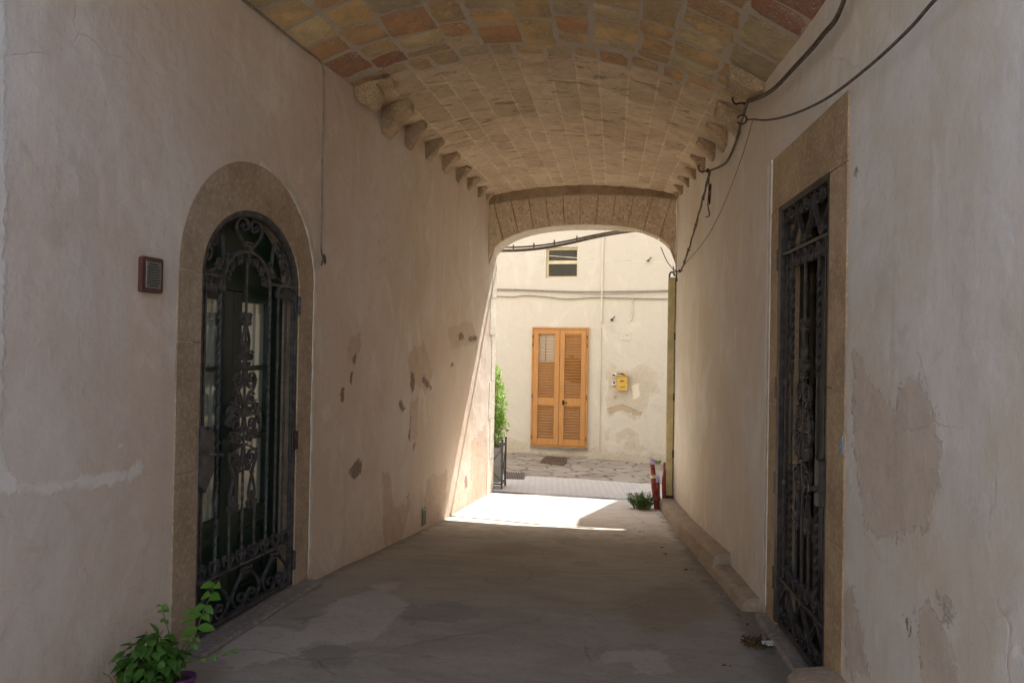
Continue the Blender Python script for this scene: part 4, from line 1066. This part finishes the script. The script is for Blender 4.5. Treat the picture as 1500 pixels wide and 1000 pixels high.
# ------------------------------------------------------------------ olive post at the arch corner
pa = Vector((xr(9.92)-.052, 9.92, 0))
po = empty('gate_post', (pa.x, pa.y, floor_z(9.9)+.12), 0, 'olive painted metal post with a looped top at the right foot of the arch', 'post')
m = MB(); m.box((.0, 0, 1.36), (.085, .07, 2.74)); m.build('shaft', 'olive', po)
m = MB(); m.tube([(.03*math.cos(a), 0, 2.74+.05*math.sin(a)+.01) for a in [PI*k/10 for k in range(11)]]+[(-.03, 0, 2.70)], .011, 8); m.build('loop', 'iron', po)
for z in (.55, 1.25, 2.0): m = MB(); m.box((.045, -.02, z), (.02, .05, .09)); m.build('hinge', 'rust', po)
m = MB(); m.box((0, 0, .02), (.12, .11, .04)); m.build('foot', 'rust', po)

# ------------------------------------------------------------------ red tubes and weed by the kerb end
def tube_thing(name, px0, px1, r, label, cap, mat='redplastic'):
    a = atF(*px0); e = empty(name, a, 0, label, 'bollard'); b = atY(px1[0], px1[1], a.y+px1[2])
    m = MB(); d = (b-a); m.tube([d*t+Vector((.006*math.sin(t*9), .004*math.cos(t*7), 0)) for t in [k/10 for k in range(11)]], r, 14, rf=lambda t: r*(1.08-.2*t)); m.build('tube', mat, e, smooth=True)
    if cap:
        m = MB(); vs = []
        for k in range(24):
            an = random.random()*6.28; h = random.random(); c = d+Vector((math.cos(an)*r*(1-.5*h), math.sin(an)*r*(1-.5*h), h*.06)); s_ = random.uniform(.012, .022)
            m.tube([c, c+Vector((random.uniform(-1, 1)*s_, random.uniform(-1, 1)*s_, s_*1.5))], .008, 6)
        m.build('wrapping', cap, e, smooth=True)
    return e, d
e, d = tube_thing('red_bollard', (962, 746), (955, 680, 0), .032, 'leaning broken red bollard topped with lilac plastic', 'lilac')
m = MB(); m.tube([d*.70, d*.77], .0315, 14); m.build('band', 'cream', e, smooth=True)
tube_thing('red_bollard', (972, 744), (974, 677, .05), .026, 'tall dark red bollard leaning toward the olive post', None)
tube_thing('red_bollard', (966, 744), (963, 706, .04), .026, 'short stub of red bollard with purple wrapping between two others', 'lilac')

def leaf_mesh(mb, base, direc, up, ln, wd, rnd, fold=.25, bend=.3):
    d = Vector(direc).normalized(); s_ = d.cross(Vector(up))
    if s_.length < 1e-3: s_ = d.orthogonal()
    s_.normalize(); nn = s_.cross(d)
    rows = [(0, .05), (.18, .62), (.42, 1.0), (.7, .78), (.9, .35), (1, .02)]
    o = len(mb.v)
    for (t, w_) in rows:
        c = Vector(base)+d*ln*t-nn*ln*bend*t*t
        mb.v.append(tuple(c+s_*wd*.5*w_+nn*wd*fold*w_)); mb.v.append(tuple(c)); mb.v.append(tuple(c-s_*wd*.5*w_+nn*wd*fold*w_))
        mb.attrs.setdefault('rnd', []).extend([rnd, min(1, rnd*.9+.1), rnd])
    for i in range(len(rows)-1):
        for k in (0, 1): mb.f.append((o+i*3+k, o+i*3+k+1, o+i*3+k+4, o+i*3+k+3))
def rv(): 
    v = Vector((random.gauss(0, 1), random.gauss(0, 1), random.gauss(0, 1))); return v.normalized()
def weed(px, py, r, h, nst, label, lf=.035):
    p = atF(px, py); e = empty('weed', p, 0, label, 'weed'); ml = MB(); ms = MB()
    for k in range(nst):
        an = random.random()*6.28; t = Vector((math.cos(an)*r*random.random(), math.sin(an)*r*random.random(), h*random.uniform(.4, 1)))
        o_ = Vector((t.x*.55, t.y*.55, 0)); P_ = [o_, o_+(t-o_)*.5+Vector((0, 0, .02)), t]; P_ = cr(P_, 4); ms.tube(P_, .002, 5)
        for q in P_[2:]:
            for _ in range(3): v = rv(); v.z = abs(v.z)*.6; leaf_mesh(ml, q, v, (0, 0, 1), lf*random.uniform(.6, 1.2), lf*.6, random.random())
    ml.build('leaves', 'weedleaf', e, smooth=True, fixn=False); ms.build('stems', 'stem', e)
weed(941, 745, .20, .19, 130, 'low green weed growing against the red bollards', .024)
weed(968, 668, .08, .30, 6, 'sparse wispy weed at the far house wall foot', .02)
weed(962, 680, .10, .06, 14, 'small green tuft at the far right end of the street', .03)

# ------------------------------------------------------------------ planter with shrub outside left
pp = Vector((-1.82, 10.98, floor_z(10.95)+.01))
pe = empty('planter', pp, -.02, 'black framed box planter with pale panels outside the left foot of the arch', 'planter')
W3, D3, H3 = .38, .30, .60
for sx in (-1, 1):
    for sy in (-1, 1):
        m = MB(); m.box((sx*W3/2, sy*D3/2, H3/2+.02), (.024, .024, H3+.08)); m.lathe((sx*W3/2, sy*D3/2, H3+.06), [(.004, 0), (.016, .008), (.018, .02), (.010, .034), (.002, .04)], 10); m.build('post', 'iron', pe, smooth=True)
for z in (.07, H3): m = MB(); [m.box((0, sy*D3/2, z), (W3, .018, .018)) for sy in (-1, 1)]; [m.box((sx*W3/2, 0, z), (.018, D3, .018)) for sx in (-1, 1)]; m.build('rail', 'iron', pe)
for sx in (-1, 1):
    m = MB(); x = sx*(W3/2-.004)
    m.tube(cr([(x, -D3/2, .09), (x, -.03, .3), (x, -D3/2, H3-.03)], 8), .006, 6); m.tube(cr([(x, D3/2, .09), (x, .03, .3), (x, D3/2, H3-.03)], 8), .006, 6); m.build('side_scroll', 'iron', pe)
m = MB(); y = -D3/2+.004; m.tube(cr([(-W3/2, y, .09), (-.04, y, .3), (-W3/2, y, H3-.03)], 8), .006, 6); m.tube(cr([(W3/2, y, .09), (.04, y, .3), (W3/2, y, H3-.03)], 8), .006, 6); m.build('front_scroll', 'iron', pe)
m = MB(); m.box((0, 0, .33), (W3-.05, D3-.05, .50)); m.build('box', 'planter', pe); m = MB(); m.box((0, 0, .584), (W3-.07, D3-.07, .01)); m.build('soil', 'soil', pe)
sh = empty('potted_shrub', pp+Vector((0, 0, .58)), 0, 'tall narrow bright green shrub growing in the black framed planter', 'shrub')
m = MB(); ml = MB()
for k in range(5):
    b = Vector((random.uniform(-.06, .06), random.uniform(-.05, .05), 0)); t = Vector((random.uniform(-.06, .12), random.uniform(-.06, .06), random.uniform(.75, 1.0)))
    P_ = cr([b, b.lerp(t, .5)+rv()*.03, t], 8); m.tube(P_, .007, 6, rf=lambda f: .009*(1-.7*f))
m.build('trunk', 'trunk', sh, smooth=True)
cl = [(.0, 0, .08, .16), (.10, 0, .22, .15), (.04, 0, .36, .15), (.08, 0, .5, .15), (.06, 0, .64, .14), (.03, 0, .78, .12), (.03, 0, .90, .09), (.12, -.02, .30, .09), (-.12, 0, .3, .14), (-.1, 0, .6, .13)]
for (cx, cy, cz, r) in cl:
    cz *= 1.17
    for k in range(int(330*(r/.15)**2)):
        v = rv(); q = Vector((cx, cy, cz))+v*r*random.random()**.4; dd = (v+rv()*.8+Vector((0, 0, .3)))
        leaf_mesh(ml, q, dd, rv(), random.uniform(.026, .046), random.uniform(.016, .026), random.random())
ml.build('crown', 'shrub', sh, smooth=True, fixn=False)

# ------------------------------------------------------------------ house across the street
YH = 15.0
def hp(px, py, o=0): return atK(px, py, YH-o)
hs = empty('facade_house', (-.5, YH, -.45), 0, 'cream plastered house with stained wall across the street', 'building')
def relh(o, e=None, inv=None): o.parent = e or hs; o.matrix_parent_inverse = Matrix.Translation((e or hs).location).inverted(); return o
m = MB(); xs = fr(-3.4, 2.2, .04); zs = fr(-.62, 4.6, .04); hfx = lambda q: [(hp(*k).x, hp(*k).z) for k in q]
win = (hp(800, 362).x, hp(846, 407).x, hp(846, 407).z, hp(800, 362).z); dr = (hp(778, 600).x, hp(861, 600).x, hp(820, 654).z, hp(820, 479.5).z)
def holeh(x, z):
    return (win[0] < x < win[1] and win[2] < z < win[3])
# grid lines snapped to window
def snap(a, vals):
    a = list(a)
    for v in vals:
        i = min(range(len(a)), key=lambda k: abs(a[k]-v)); a[i] = v
    return a
xs = snap(xs, [win[0], win[1]]); zs = snap(zs, [win[2], win[3]])
for z in zs:
    for x in xs: m.v.append((x, yk(YH, x)+noise.noise(Vector((x*1.2, z*1.2, 8)))*.008, z))
n = len(xs)
for j in range(len(zs)-1):
    for i in range(n-1):
        if holeh((xs[i]+xs[i+1])/2, (zs[j]+zs[j+1])/2): continue
        m.f.append((j*n+i, j*n+i+1, (j+1)*n+i+1, (j+1)*n+i))
hshp = {
 'peel': [hfx([(886, 545), (897, 530), (905, 545), (920, 545), (940, 532), (962, 545), (965, 575), (950, 582), (945, 600), (930, 618), (905, 602), (892, 612), (888, 585), (893, 570)]),
          hfx([(902, 635), (918, 626), (934, 634), (936, 648), (950, 660), (930, 662), (915, 655), (920, 640), (905, 650)]), hfx([(745, 640), (775, 652), (772, 664), (735, 664)]),
          hfx([(828, 658), (838, 656), (845, 668), (832, 668)]), hfx([(868, 655), (900, 664), (940, 668), (975, 664), (976, 682), (860, 674)]), hfx([(885, 630), (892, 628), (893, 645), (886, 645)])],
 'white': [hfx([(925, 565), (935, 560), (938, 580), (928, 585)])],
 'chip': [hfx([(899, 580), (903, 579), (904, 583), (900, 584)]), hfx([(890, 598), (912, 592), (940, 604), (938, 609), (910, 600), (893, 606)]), hfx([(735, 662), (790, 664), (860, 668), (860, 671), (735, 667)])]}
for k in ('peel', 'white', 'chip'):
    s_ = shp(hshp[k]); m.attrs[k] = [field((v[0], v[2]), s_) for v in m.v]
wallh = relh(m.build('front_wall', 'facade', smooth=True, fixn=False))
m = MB()  # rest of the street front, roof line
f2 = lambda p, q, h: (p, yk(YH+h, max(-6, min(3.5, p))), q)
HB, HT, XT = 6.75, 9.82, 1.45
m.prism([(-16, -.62), (-3.4, -.62), (-3.4, HB), (-16, HB)], .0, .5, f2); m.prism([(2.2, -.62), (14, -.62), (14, HT), (2.2, HT)], 0, .5, f2)
m.prism([(-3.4, 4.6), (XT, 4.6), (XT, HB), (-3.4, HB)], 0, .5, f2); m.prism([(XT, 4.6), (2.2, 4.6), (2.2, HT), (XT, HT)], 0, .5, f2)
m.prism([(-3.4, -.62), (2.2, -.62), (2.2, 4.6), (-3.4, 4.6)], .45, .5, f2)
relh(m.build('upper_wall', 'ext'))
# window
m = MB(); wx0, wx1, wz0, wz1 = win
def fbox(mb, x0, x1, z0, z1, d0, d1): mb.prism([(x0, z0), (x1, z0), (x1, z1), (x0, z1)], d0, d1, lambda p, q, h: (p, yk(YH+h, p), q))
# reveal
fbox(m, wx0-.02, wx0+.001, wz0, wz1, .001, .2); fbox(m, wx1-.001, wx1+.02, wz0, wz1, .001, .2); fbox(m, wx0, wx1, wz1-.001, wz1+.02, .001, .2); fbox(m, wx0, wx1, wz0-.02, wz0+.001, .001, .2)
wnd = relh(m.build('window', 'facade_plain'))
m = MB(); t = .05
fbox(m, wx0, wx0+t, wz0, wz1, .09, .13); fbox(m, wx1-.02, wx1, wz0, wz1, .09, .13); fbox(m, wx0+t, wx1-.02, wz1-.05, wz1, .09, .13); fbox(m, wx0+t, wx1-.02, wz0, wz0+.04, .09, .13)
zm = (wz0+wz1)/2+.01; fbox(m, wx0+t, wx1-.02, zm-.03, zm+.035, .085, .125); o = m.build('window_frame', 'cream'); o.parent = wnd
for (a, b) in ((wz0+.04, zm-.03), (zm+.035, wz1-.05)):
    m = MB(); fbox(m, wx0+t, wx1-.02, a, b, .105, .112); o = m.build('pane', 'glass_dark'); o.parent = wnd
m = MB(); fbox(m, wx0, wx1, wz0, wz1, .19, .2); o = m.build('dark_interior', 'browndoor'); o.parent = wnd
# shutter door
sd_ = (dr[0], dr[1], dr[2], dr[3]); x0, x1, z0, z1 = sd_
de = empty('shutter_door', ((x0+x1)/2, yk(YH-.03, (x0+x1)/2), z0), math.atan(SK), 'orange wooden louvred double shutter door on the house across the street', 'door')
Wd, Hd = (x1-x0), (z1-z0)
m = MB(); fr_ = .035
m.box((-Wd/2+fr_/2, 0, Hd/2), (fr_, .06, Hd)); m.box((Wd/2-fr_/2, 0, Hd/2), (fr_, .06, Hd)); m.box((0, 0, Hd-fr_/2), (Wd-2*fr_, .06, fr_)); m.box((0, 0, .012), (Wd-2*fr_, .06, .024)); m.build('frame', 'wood', de)
zm0, zm1 = Hd*.345, Hd*.40
for s_ in (-1, 1):
    a, b = (-Wd/2+fr_+.004, -.003) if s_ < 0 else (.003, Wd/2-fr_-.004); st_ = .095
    m = MB(); y = -.01
    for (c, d_) in ((a, a+st_), (b-st_, b)): m.box(((c+d_)/2, y, Hd/2-.005), (d_-c, .045, Hd-.075))
    for (c, d_) in ((.028, .15), (zm0, zm1+.02), (Hd-.13, Hd-.042)): m.box(((a+b)/2, y, (c+d_)/2), (b-a-2*st_, .044, d_-c))
    lf = m.build('shutter_leaf', 'wood', de)
    openz = Hd*.70
    ls = MB(); lo = MB()
    def slats(c, d_):
        n_ = int((d_-c)/.052)
        for k in range(n_):
            z = c+(k+.5)*(d_-c)/n_; op = s_ < 0 and z > openz and c > zm0
            (lo if op else ls).box(((a+b)/2, y, z), (b-a-2*st_-.012, .006 if op else .008, .030 if op else .050), rx=(1.35 if op else .62))
    slats(.15, zm0); slats(zm1+.02, Hd-.13)
    ls.build('closed_louvres', 'wood', lf)
    if lo.v: lo.build('open_louvres', 'wood', lf)
    m = MB(); m.box(((a+b)/2, .035, Hd/2), (b-a-.02, .006, Hd-.1)); m.build('backing', 'black', lf)
    for z in (.17, Hd*.42, Hd*.85, Hd*.92): m = MB(); m.box((s_*(Wd/2-.022), -.034, z), (.014, .02, .075)); m.build('hinge', 'iron', lf)
    if s_ < 0:
        m = MB(); m.box((a+st_+.13, .028, Hd*.82), (.012, .008, .5)); m.build('curtain_edge', 'mint', lf)
m = MB(); m.box((.085, -.04, Hd*.372), (.035, .014, .09)); m.tube([(.085, -.045, Hd*.375), (.085, -.075, Hd*.375), (.17, -.08, Hd*.373)], .010, 8); m.build('handle', 'black', de, smooth=True)
# threshold
m = MB(); m.box((0, .0, -.02), (Wd+.02, .08, .03)); m.build('threshold', 'sill', de)
# wall cables on the facade
def hcable(px, r, mat, label, o=.03, n=6): return cable('facade_cable', [hp(a, b, o) for a, b in px], r, mat, label, n=n)
hcable([(640, 421), (728, 423.5), (770, 424.5), (835, 427), (900, 427), (960, 426), (1010, 424)], .011, 'cablelight', 'upper dark cable stretched level across the cream house front')
hcable([(640, 432), (728, 434), (750, 435), (770, 433), (800, 435), (830, 438), (870, 436), (920, 437), (980, 438), (1010, 438)], .010, 'cablelight', 'lower wavy cable across the cream house front')
hcable([(640, 421), (730, 426), (800, 427), (880, 431), (980, 427), (1010, 426)], .006, 'cablelight', 'thin slack cable between the two level cables on the house front', .04)
def pipe(px, r, mat, label, o=.02):
    m = MB(); m.tube([hp(a, b, o) for a, b in px], r, 8); e = m.build('conduit_pipe', mat, smooth=True); return tag(e, label, 'pipe')
pipe([(884, 320), (883, 360), (881, 473)], .022, 'facade_plain', 'cream painted conduit running down from the top of the house front right of the window')
pipe([(880, 480), (879, 560), (877, 660)], .011, 'facade_plain', 'thin cream pipe running down to the street right of the shutter door')
pipe([(926, 438), (926, 466), (922, 470)], .012, 'facade_plain', 'short cream conduit stub below the cables on the house front')
def bracket(px, py, label):
    q = hp(px, py, 0); m = MB(); m.tube([q, q+Vector((0, -.05, .01)), q+Vector((.05, -.07, .06))], .010, 6); m.box(tuple(q+Vector((-.01, -.03, -.01))), (.05, .03, .03), rx=.3, ry=.5)
    return tag(m.build('wall_bracket', 'rust'), label, 'bracket')
bracket(897, 468, 'small rusty bracket between the conduit and the conduit stub'); bracket(950, 382, 'small rusty bracket high on the house front right of the window')
# number tile
q = hp(916, 492, .0); e = empty('number_tile', (q.x, q.y-.008, q.z), math.atan(SK), 'faded pale tile with the number 19 above the letter box', 'sign')
m = MB(); m.box((0, 0, 0), (.20, .012, .15)); m.build('tile', 'facade_plain', e)
tx = bpy.data.curves.new('t', 'FONT'); tx.body = '19'; tx.size = .13; tx.align_x = 'CENTER'; tx.align_y = 'CENTER'; tx.extrude = .002
to = bpy.data.objects.new('t', tx); col.objects.link(to); bpy.context.view_layer.update()
me = bpy.data.meshes.new_from_object(to.evaluated_get(bpy.context.evaluated_depsgraph_get())); bpy.data.objects.remove(to)
no = bpy.data.objects.new('digits', me); col.objects.link(no); no.parent = e; no.location = (0, -.009, 0); no.rotation_euler = (PI/2, 0, 0); me.materials.clear(); me.materials.append(plain('faded_digits', (.56, .50, .40), .8))
# letter box
q = hp(911.5, 561, .0); e = empty('letter_box', (q.x, q.y-.07, q.z-.13), math.atan(SK), 'yellow letter box stuffed with papers on the stained house wall', 'letter box')
m = MB(); m.prism(rrect(.10, .13, .02), -.045, .06, lambda p, q_, h: (p, h, q_+.13)); m.build('body', 'yellow', e)
m = MB(); m.box((0, .0, .275), (.215, .13, .03), rx=-.12); m.build('lid', 'yellow', e)
m = MB(); m.box((.0, -.047, .175), (.07, .006, .022)); m.build('name_slot', 'frame_brown', e)
m = MB(); m.box((.01, -.047, .06), (.09, .005, .008)); m.build('lock_slit', 'frame_brown', e)
m = MB(); m.box((-.08, -.02, .295), (.20, .06, .02), .2, .1, -.12); m.box((-.03, -.05, .30), (.18, .02, .012), -.2, .2, .1); q1 = m.build('papers', 'black', e); q1.name = 'dark_papers'
m = MB(); m.box((-.06, -.055, .285), (.16, .008, .022), .1, .2, .22); m.box((-.15, -.02, .31), (.09, .03, .010), .2, 0, -.1); m.build('white_papers', 'paper', e)
m = MB(); m.box((0, 0, 0), (.085, .05, .10)); o = m.build('door_bell', 'paper'); qb = hp(899.5, 560.5, .03); o.location = (qb.x, qb.y, qb.z); tag(o, 'small white bell box with dark button left of the letter box', 'doorbell')
m = MB(); m.box((0, -.028, .005), (.035, .012, .045)); m.build('button', 'frame_brown', o)
# street grates
def grate(px, mat, label):
    c = [atF(*k, .02) for k in px]; zc = [(k.x, k.y) for k in c]
    z = max(k.z for k in c)-.006; m = MB(); m.prism(zc, z-.03, z+.004, lambda p, q, h: (p, q, h))
    o = m.build('street_grate', mat); tag(o, label, 'grate')
    m = MB(); (ax, ay), (bx, by), (cx, cy), (dx, dy) = zc
    for k in range(1, 12):
        f = k/12; p1 = Vector((ax+(bx-ax)*f, ay+(by-ay)*f, z+.006)); p2 = Vector((dx+(cx-dx)*f, dy+(cy-dy)*f, z+.006)); m.tube([p1, p2], .006, 4)
    m.build('slat', 'rust', o)
grate([(791, 675), (826, 678), (831, 670), (799, 668)], 'grate', 'rusty brown grate in the flagstones before the shutter door')
grate([(738, 700), (768, 701), (770, 693), (739, 691)], 'grategrey', 'grey iron grate in the street beside the planter')
# cables slung outside the arch
def yc(px, py, y0): return atK(px, py, y0)
m = MB()
A_ = [(700, 366), (738, 366.5), (768, 365.5), (800, 362), (835, 355.5), (870, 347.5), (905, 341), (960, 334)]
for k, (dz, dy) in enumerate(((0, 0), (.045, .02), (-.014, .03))):
    pts = [yc(a, b, YB+.12+dy) for a, b in A_]; m.tube(cr([(p.x, p.y, p.z+dz*(1-.5*i/7)) for i, p in enumerate(pts)], 6), .014, 8)
for a, b in ((752, 365), (782, 362.5), (812, 358), (845, 352)):
    p = yc(a, b, YB+.13); m.tube([p+Vector((0, 0, -.03)), p+Vector((0, 0, .06))], .012, 6)
tag(m.build('cable_bundle', 'cable', smooth=True), 'black bundle of cables slung across just outside the arch', 'cable')
m = MB(); m.tube(cr([yc(a, b, YB+2.0) for a, b in ((700, 368), (770, 372), (850, 378), (920, 382), (1000, 386))], 6), .005, 6)
tag(m.build('thin_wire', 'whitewire', smooth=True), 'thin pale wire crossing the street in front of the small window', 'wire')

# ------------------------------------------------------------------ foreground pot plants
def pot(name, c, r, h, mat, label, cat='pot'):
    e = empty(name, c, 0, label, cat)
    m = MB(); m.lathe((0, 0, 0), [(r*.72, 0), (r*.95, h*.86), (r*1.06, h*.87), (r*1.06, h), (r*.96, h), (r*.92, h*.9)], 28); m.build('pot_body', mat, e, smooth=True)
    m = MB(); m.lathe((0, 0, h*.86), [(r*.90, 0), (r*.5, .006), (.001, .008)], 20); m.build('soil', 'soil', e)
    return e
def bush(name, c, clumps, lf, label, mat='basil', stems=12, hang=.2):
    e = empty(name, c, 0, label, 'plant'); ml = MB(); ms = MB()
    for (x, y, z, r, n_) in clumps:
        for k in range(int(n_*1.8)):
            v = rv(); q = Vector((x, y, z))+Vector((v.x*r, v.y*r, v.z*r*.8))*random.random()**.35
            d = Vector((v.x, v.y, v.z*.3-hang))+rv()*.5
            leaf_mesh(ml, q, d, (0, 0, 1), lf*random.uniform(.6, 1.2), lf*random.uniform(.5, .72), random.random()**1.5, .12, .45)
        q = Vector((x, y, z)); ms.tube(cr([(random.uniform(-.02, .02), random.uniform(-.02, .02), -.02), q*.5+rv()*.01, q], 5), .0028, 6)
    for k in range(stems):
        a = random.random()*6.28; q = Vector((math.cos(a)*.08, math.sin(a)*.08, random.uniform(.06, .2))); ms.tube(cr([(0, 0, 0), q*.5+Vector((0, 0, .05)), q], 5), .002, 5)
    ml.build('leaves', mat, e, smooth=True, fixn=False); ms.build('stems', 'stem', e, smooth=True); return e
fz = floor_z(3)+.004
# big bushy basil in a grey pot, purple pot beside it with a lanky mint, a second purple pot and a white one
pA = Vector((-2.085, 3.28, fz)); pot('plant_pot', pA, .095, .13, 'greypot', 'dark grey flower pot hidden under the bushy basil', 'flower pot')
random.seed(5)
bush('basil_plant', pA+Vector((0, 0, .13)), [(-.03, 0, .10, .085, 46), (.05, -.02, .05, .08, 40), (-.07, .02, .03, .07, 30), (.02, -.06, -.02, .08, 34), (.08, .03, .09, .06, 24), (-.02, -.08, -.07, .07, 24), (.0, .05, .14, .06, 20), (.06, -.09, -.06, .06, 18)], .062, 'bushy green basil crowding the foot of the left wall')
pB = Vector((-1.975, 3.375, fz)); pot('plant_pot', pB, .058, .105, 'purple', 'small purple flower pot with the lanky climbing stems', 'flower pot')
e = empty('mint_plant', pB+Vector((0, 0, .09)), 0, 'lanky plant with round leaves climbing in front of the iron gate', 'plant')
ml = MB(); ms = MB()
def tgt(px, py, d=0): # a point near the pot in local coordinates
    return atY(px, py, pB.y+d)-(pB+Vector((0, 0, .09)))
S_ = [([(262, 968), (285, 930), (296, 900), (305, 880), (316, 856)], .25), ([(268, 968), (283, 945), (292, 930)], .05), ([(262, 968), (272, 935), (278, 900), (276, 896)], .0), ([(272, 970), (295, 965), (318, 958), (338, 952)], .05), ([(255, 970), (248, 930), (240, 900), (236, 886)], -.03)]
for si, (P_, dy) in enumerate(S_):
    pts = cr([tgt(a, b, dy*i/len(P_)) for i, (a, b) in enumerate(P_)], 6); ms.tube(pts, .0028, 6, rf=lambda f: .0034*(1-.5*f))
    for i in range(6 if si else 8, len(pts), 4):
        for s_ in ((1, -1) if si != 3 else (1,)):
            d = Vector((s_*random.uniform(.5, 1), random.uniform(-.8, .2), random.uniform(-.3, .35)))
            ln = random.uniform(.045, .075) if si == 0 else random.uniform(.018, .040)
            leaf_mesh(ml, pts[i], d, Vector((random.uniform(-.4, .4), -.6, .7)), ln, ln*.68, random.random(), .14, .4)
ml.build('leaves', 'mint', e, smooth=True, fixn=False); ms.build('stems', 'stem', e, smooth=True)
pC = Vector((-1.93, 3.40, fz)); 
pot('plant_pot', Vector((-1.875, 3.33, fz)), .045, .06, 'whitepot', 'low white flower pot just right of the small purple one', 'flower pot')
pD = Vector((-2.06, 3.05, fz)); pot('plant_pot', pD, .065, .085, 'purple', 'wide purple flower pot at the very corner beneath the wall', 'flower pot')
bush('basil_plant', pD+Vector((0, 0, .08)), [(-.02, 0, .035, .04, 12), (.03, 0, .02, .04, 8)], .042, 'small low seedling in the wide purple corner pot', stems=3)

# ------------------------------------------------------------------ litter on the floor
random.seed(11)
spots = [(1048, 838, 'dry leaf scrap beside the low kerb end'), (968, 802, 'dark dead leaf nearest the raised kerb'), (1009, 834, 'curled dead leaf midway along the kerb'), (1057, 871, 'dead leaf closest to the kerb corner'), (1083, 902, 'dead leaf lying before the gate sill'),
         (1095, 915, 'tiny leaf scrap above the brown moss clump'), (1160, 965, 'leaf scrap at the foot of the right sill'), (1088, 933, 'tiny crumb left of the moss clump'), (940, 778, 'speck of leaf right of the sun patch tip'), (976, 812, 'small leaf scrap behind the kerb leaf'), (1033, 852, 'faint leaf crumb halfway to the gate'), (1065, 975, 'crumb of leaf near the bottom of the floor'), (900, 800, 'leaf speck in the middle of the shaded floor')]
for (px, py, lab) in spots:
    p = atF(px, py, .008); ml = MB(); s_ = random.uniform(.022, .05)
    leaf_mesh(ml, (0, 0, .003), (math.cos(px), math.sin(px), .1), (0, 0, 1), s_, s_*.5, .5, .3, .3)
    leaf_mesh(ml, (.01, .0, .004), (math.cos(px+2), math.sin(px+2), .2), (0, 0, 1), s_*.6, s_*.35, .5, .3, .3)
    o = ml.build('dead_leaf', 'deadleaf', smooth=True, fixn=False); o.location = p; tag(o, lab, 'leaf', 'dead leaves scattered on the passage floor')
p = atF(1110, 944, .004); m = MB(); ns = 120
for k in range(ns):
    a = random.random()*6.28; r = .085*random.random()**.6; q = Vector((math.cos(a)*r*1.1, math.sin(a)*r*.9, random.random()*.018)); m.tube([q, q+rv()*.022], .004, 4)
o = m.build('moss_clump', 'moss'); o.location = p; tag(o, 'brown clump of dried moss on the floor near the right gate', 'moss')
p = atF(1132, 944, .022); m = MB(); gx = 12
for j in range(7):
    for i in range(gx+1): m.v.append((-.06+.12*i/gx, -.035+.07*j/6, .008+.012*noise.noise(Vector((i*.6, j*.7, 3)))+.01*(i % 2)*.4))
for j in range(6):
    for i in range(gx): 
        if (i, j) in ((0, 0), (11, 5), (11, 0), (0, 5), (0, 4)): continue
        m.f.append((j*(gx+1)+i, j*(gx+1)+i+1, (j+1)*(gx+1)+i+1, (j+1)*(gx+1)+i))
o = m.build('paper_scrap', 'paper', smooth=True, fixn=False); o.location = p; o.rotation_euler = (0, 0, .2); tag(o, 'crumpled white scrap of paper beside the moss clump', 'litter')
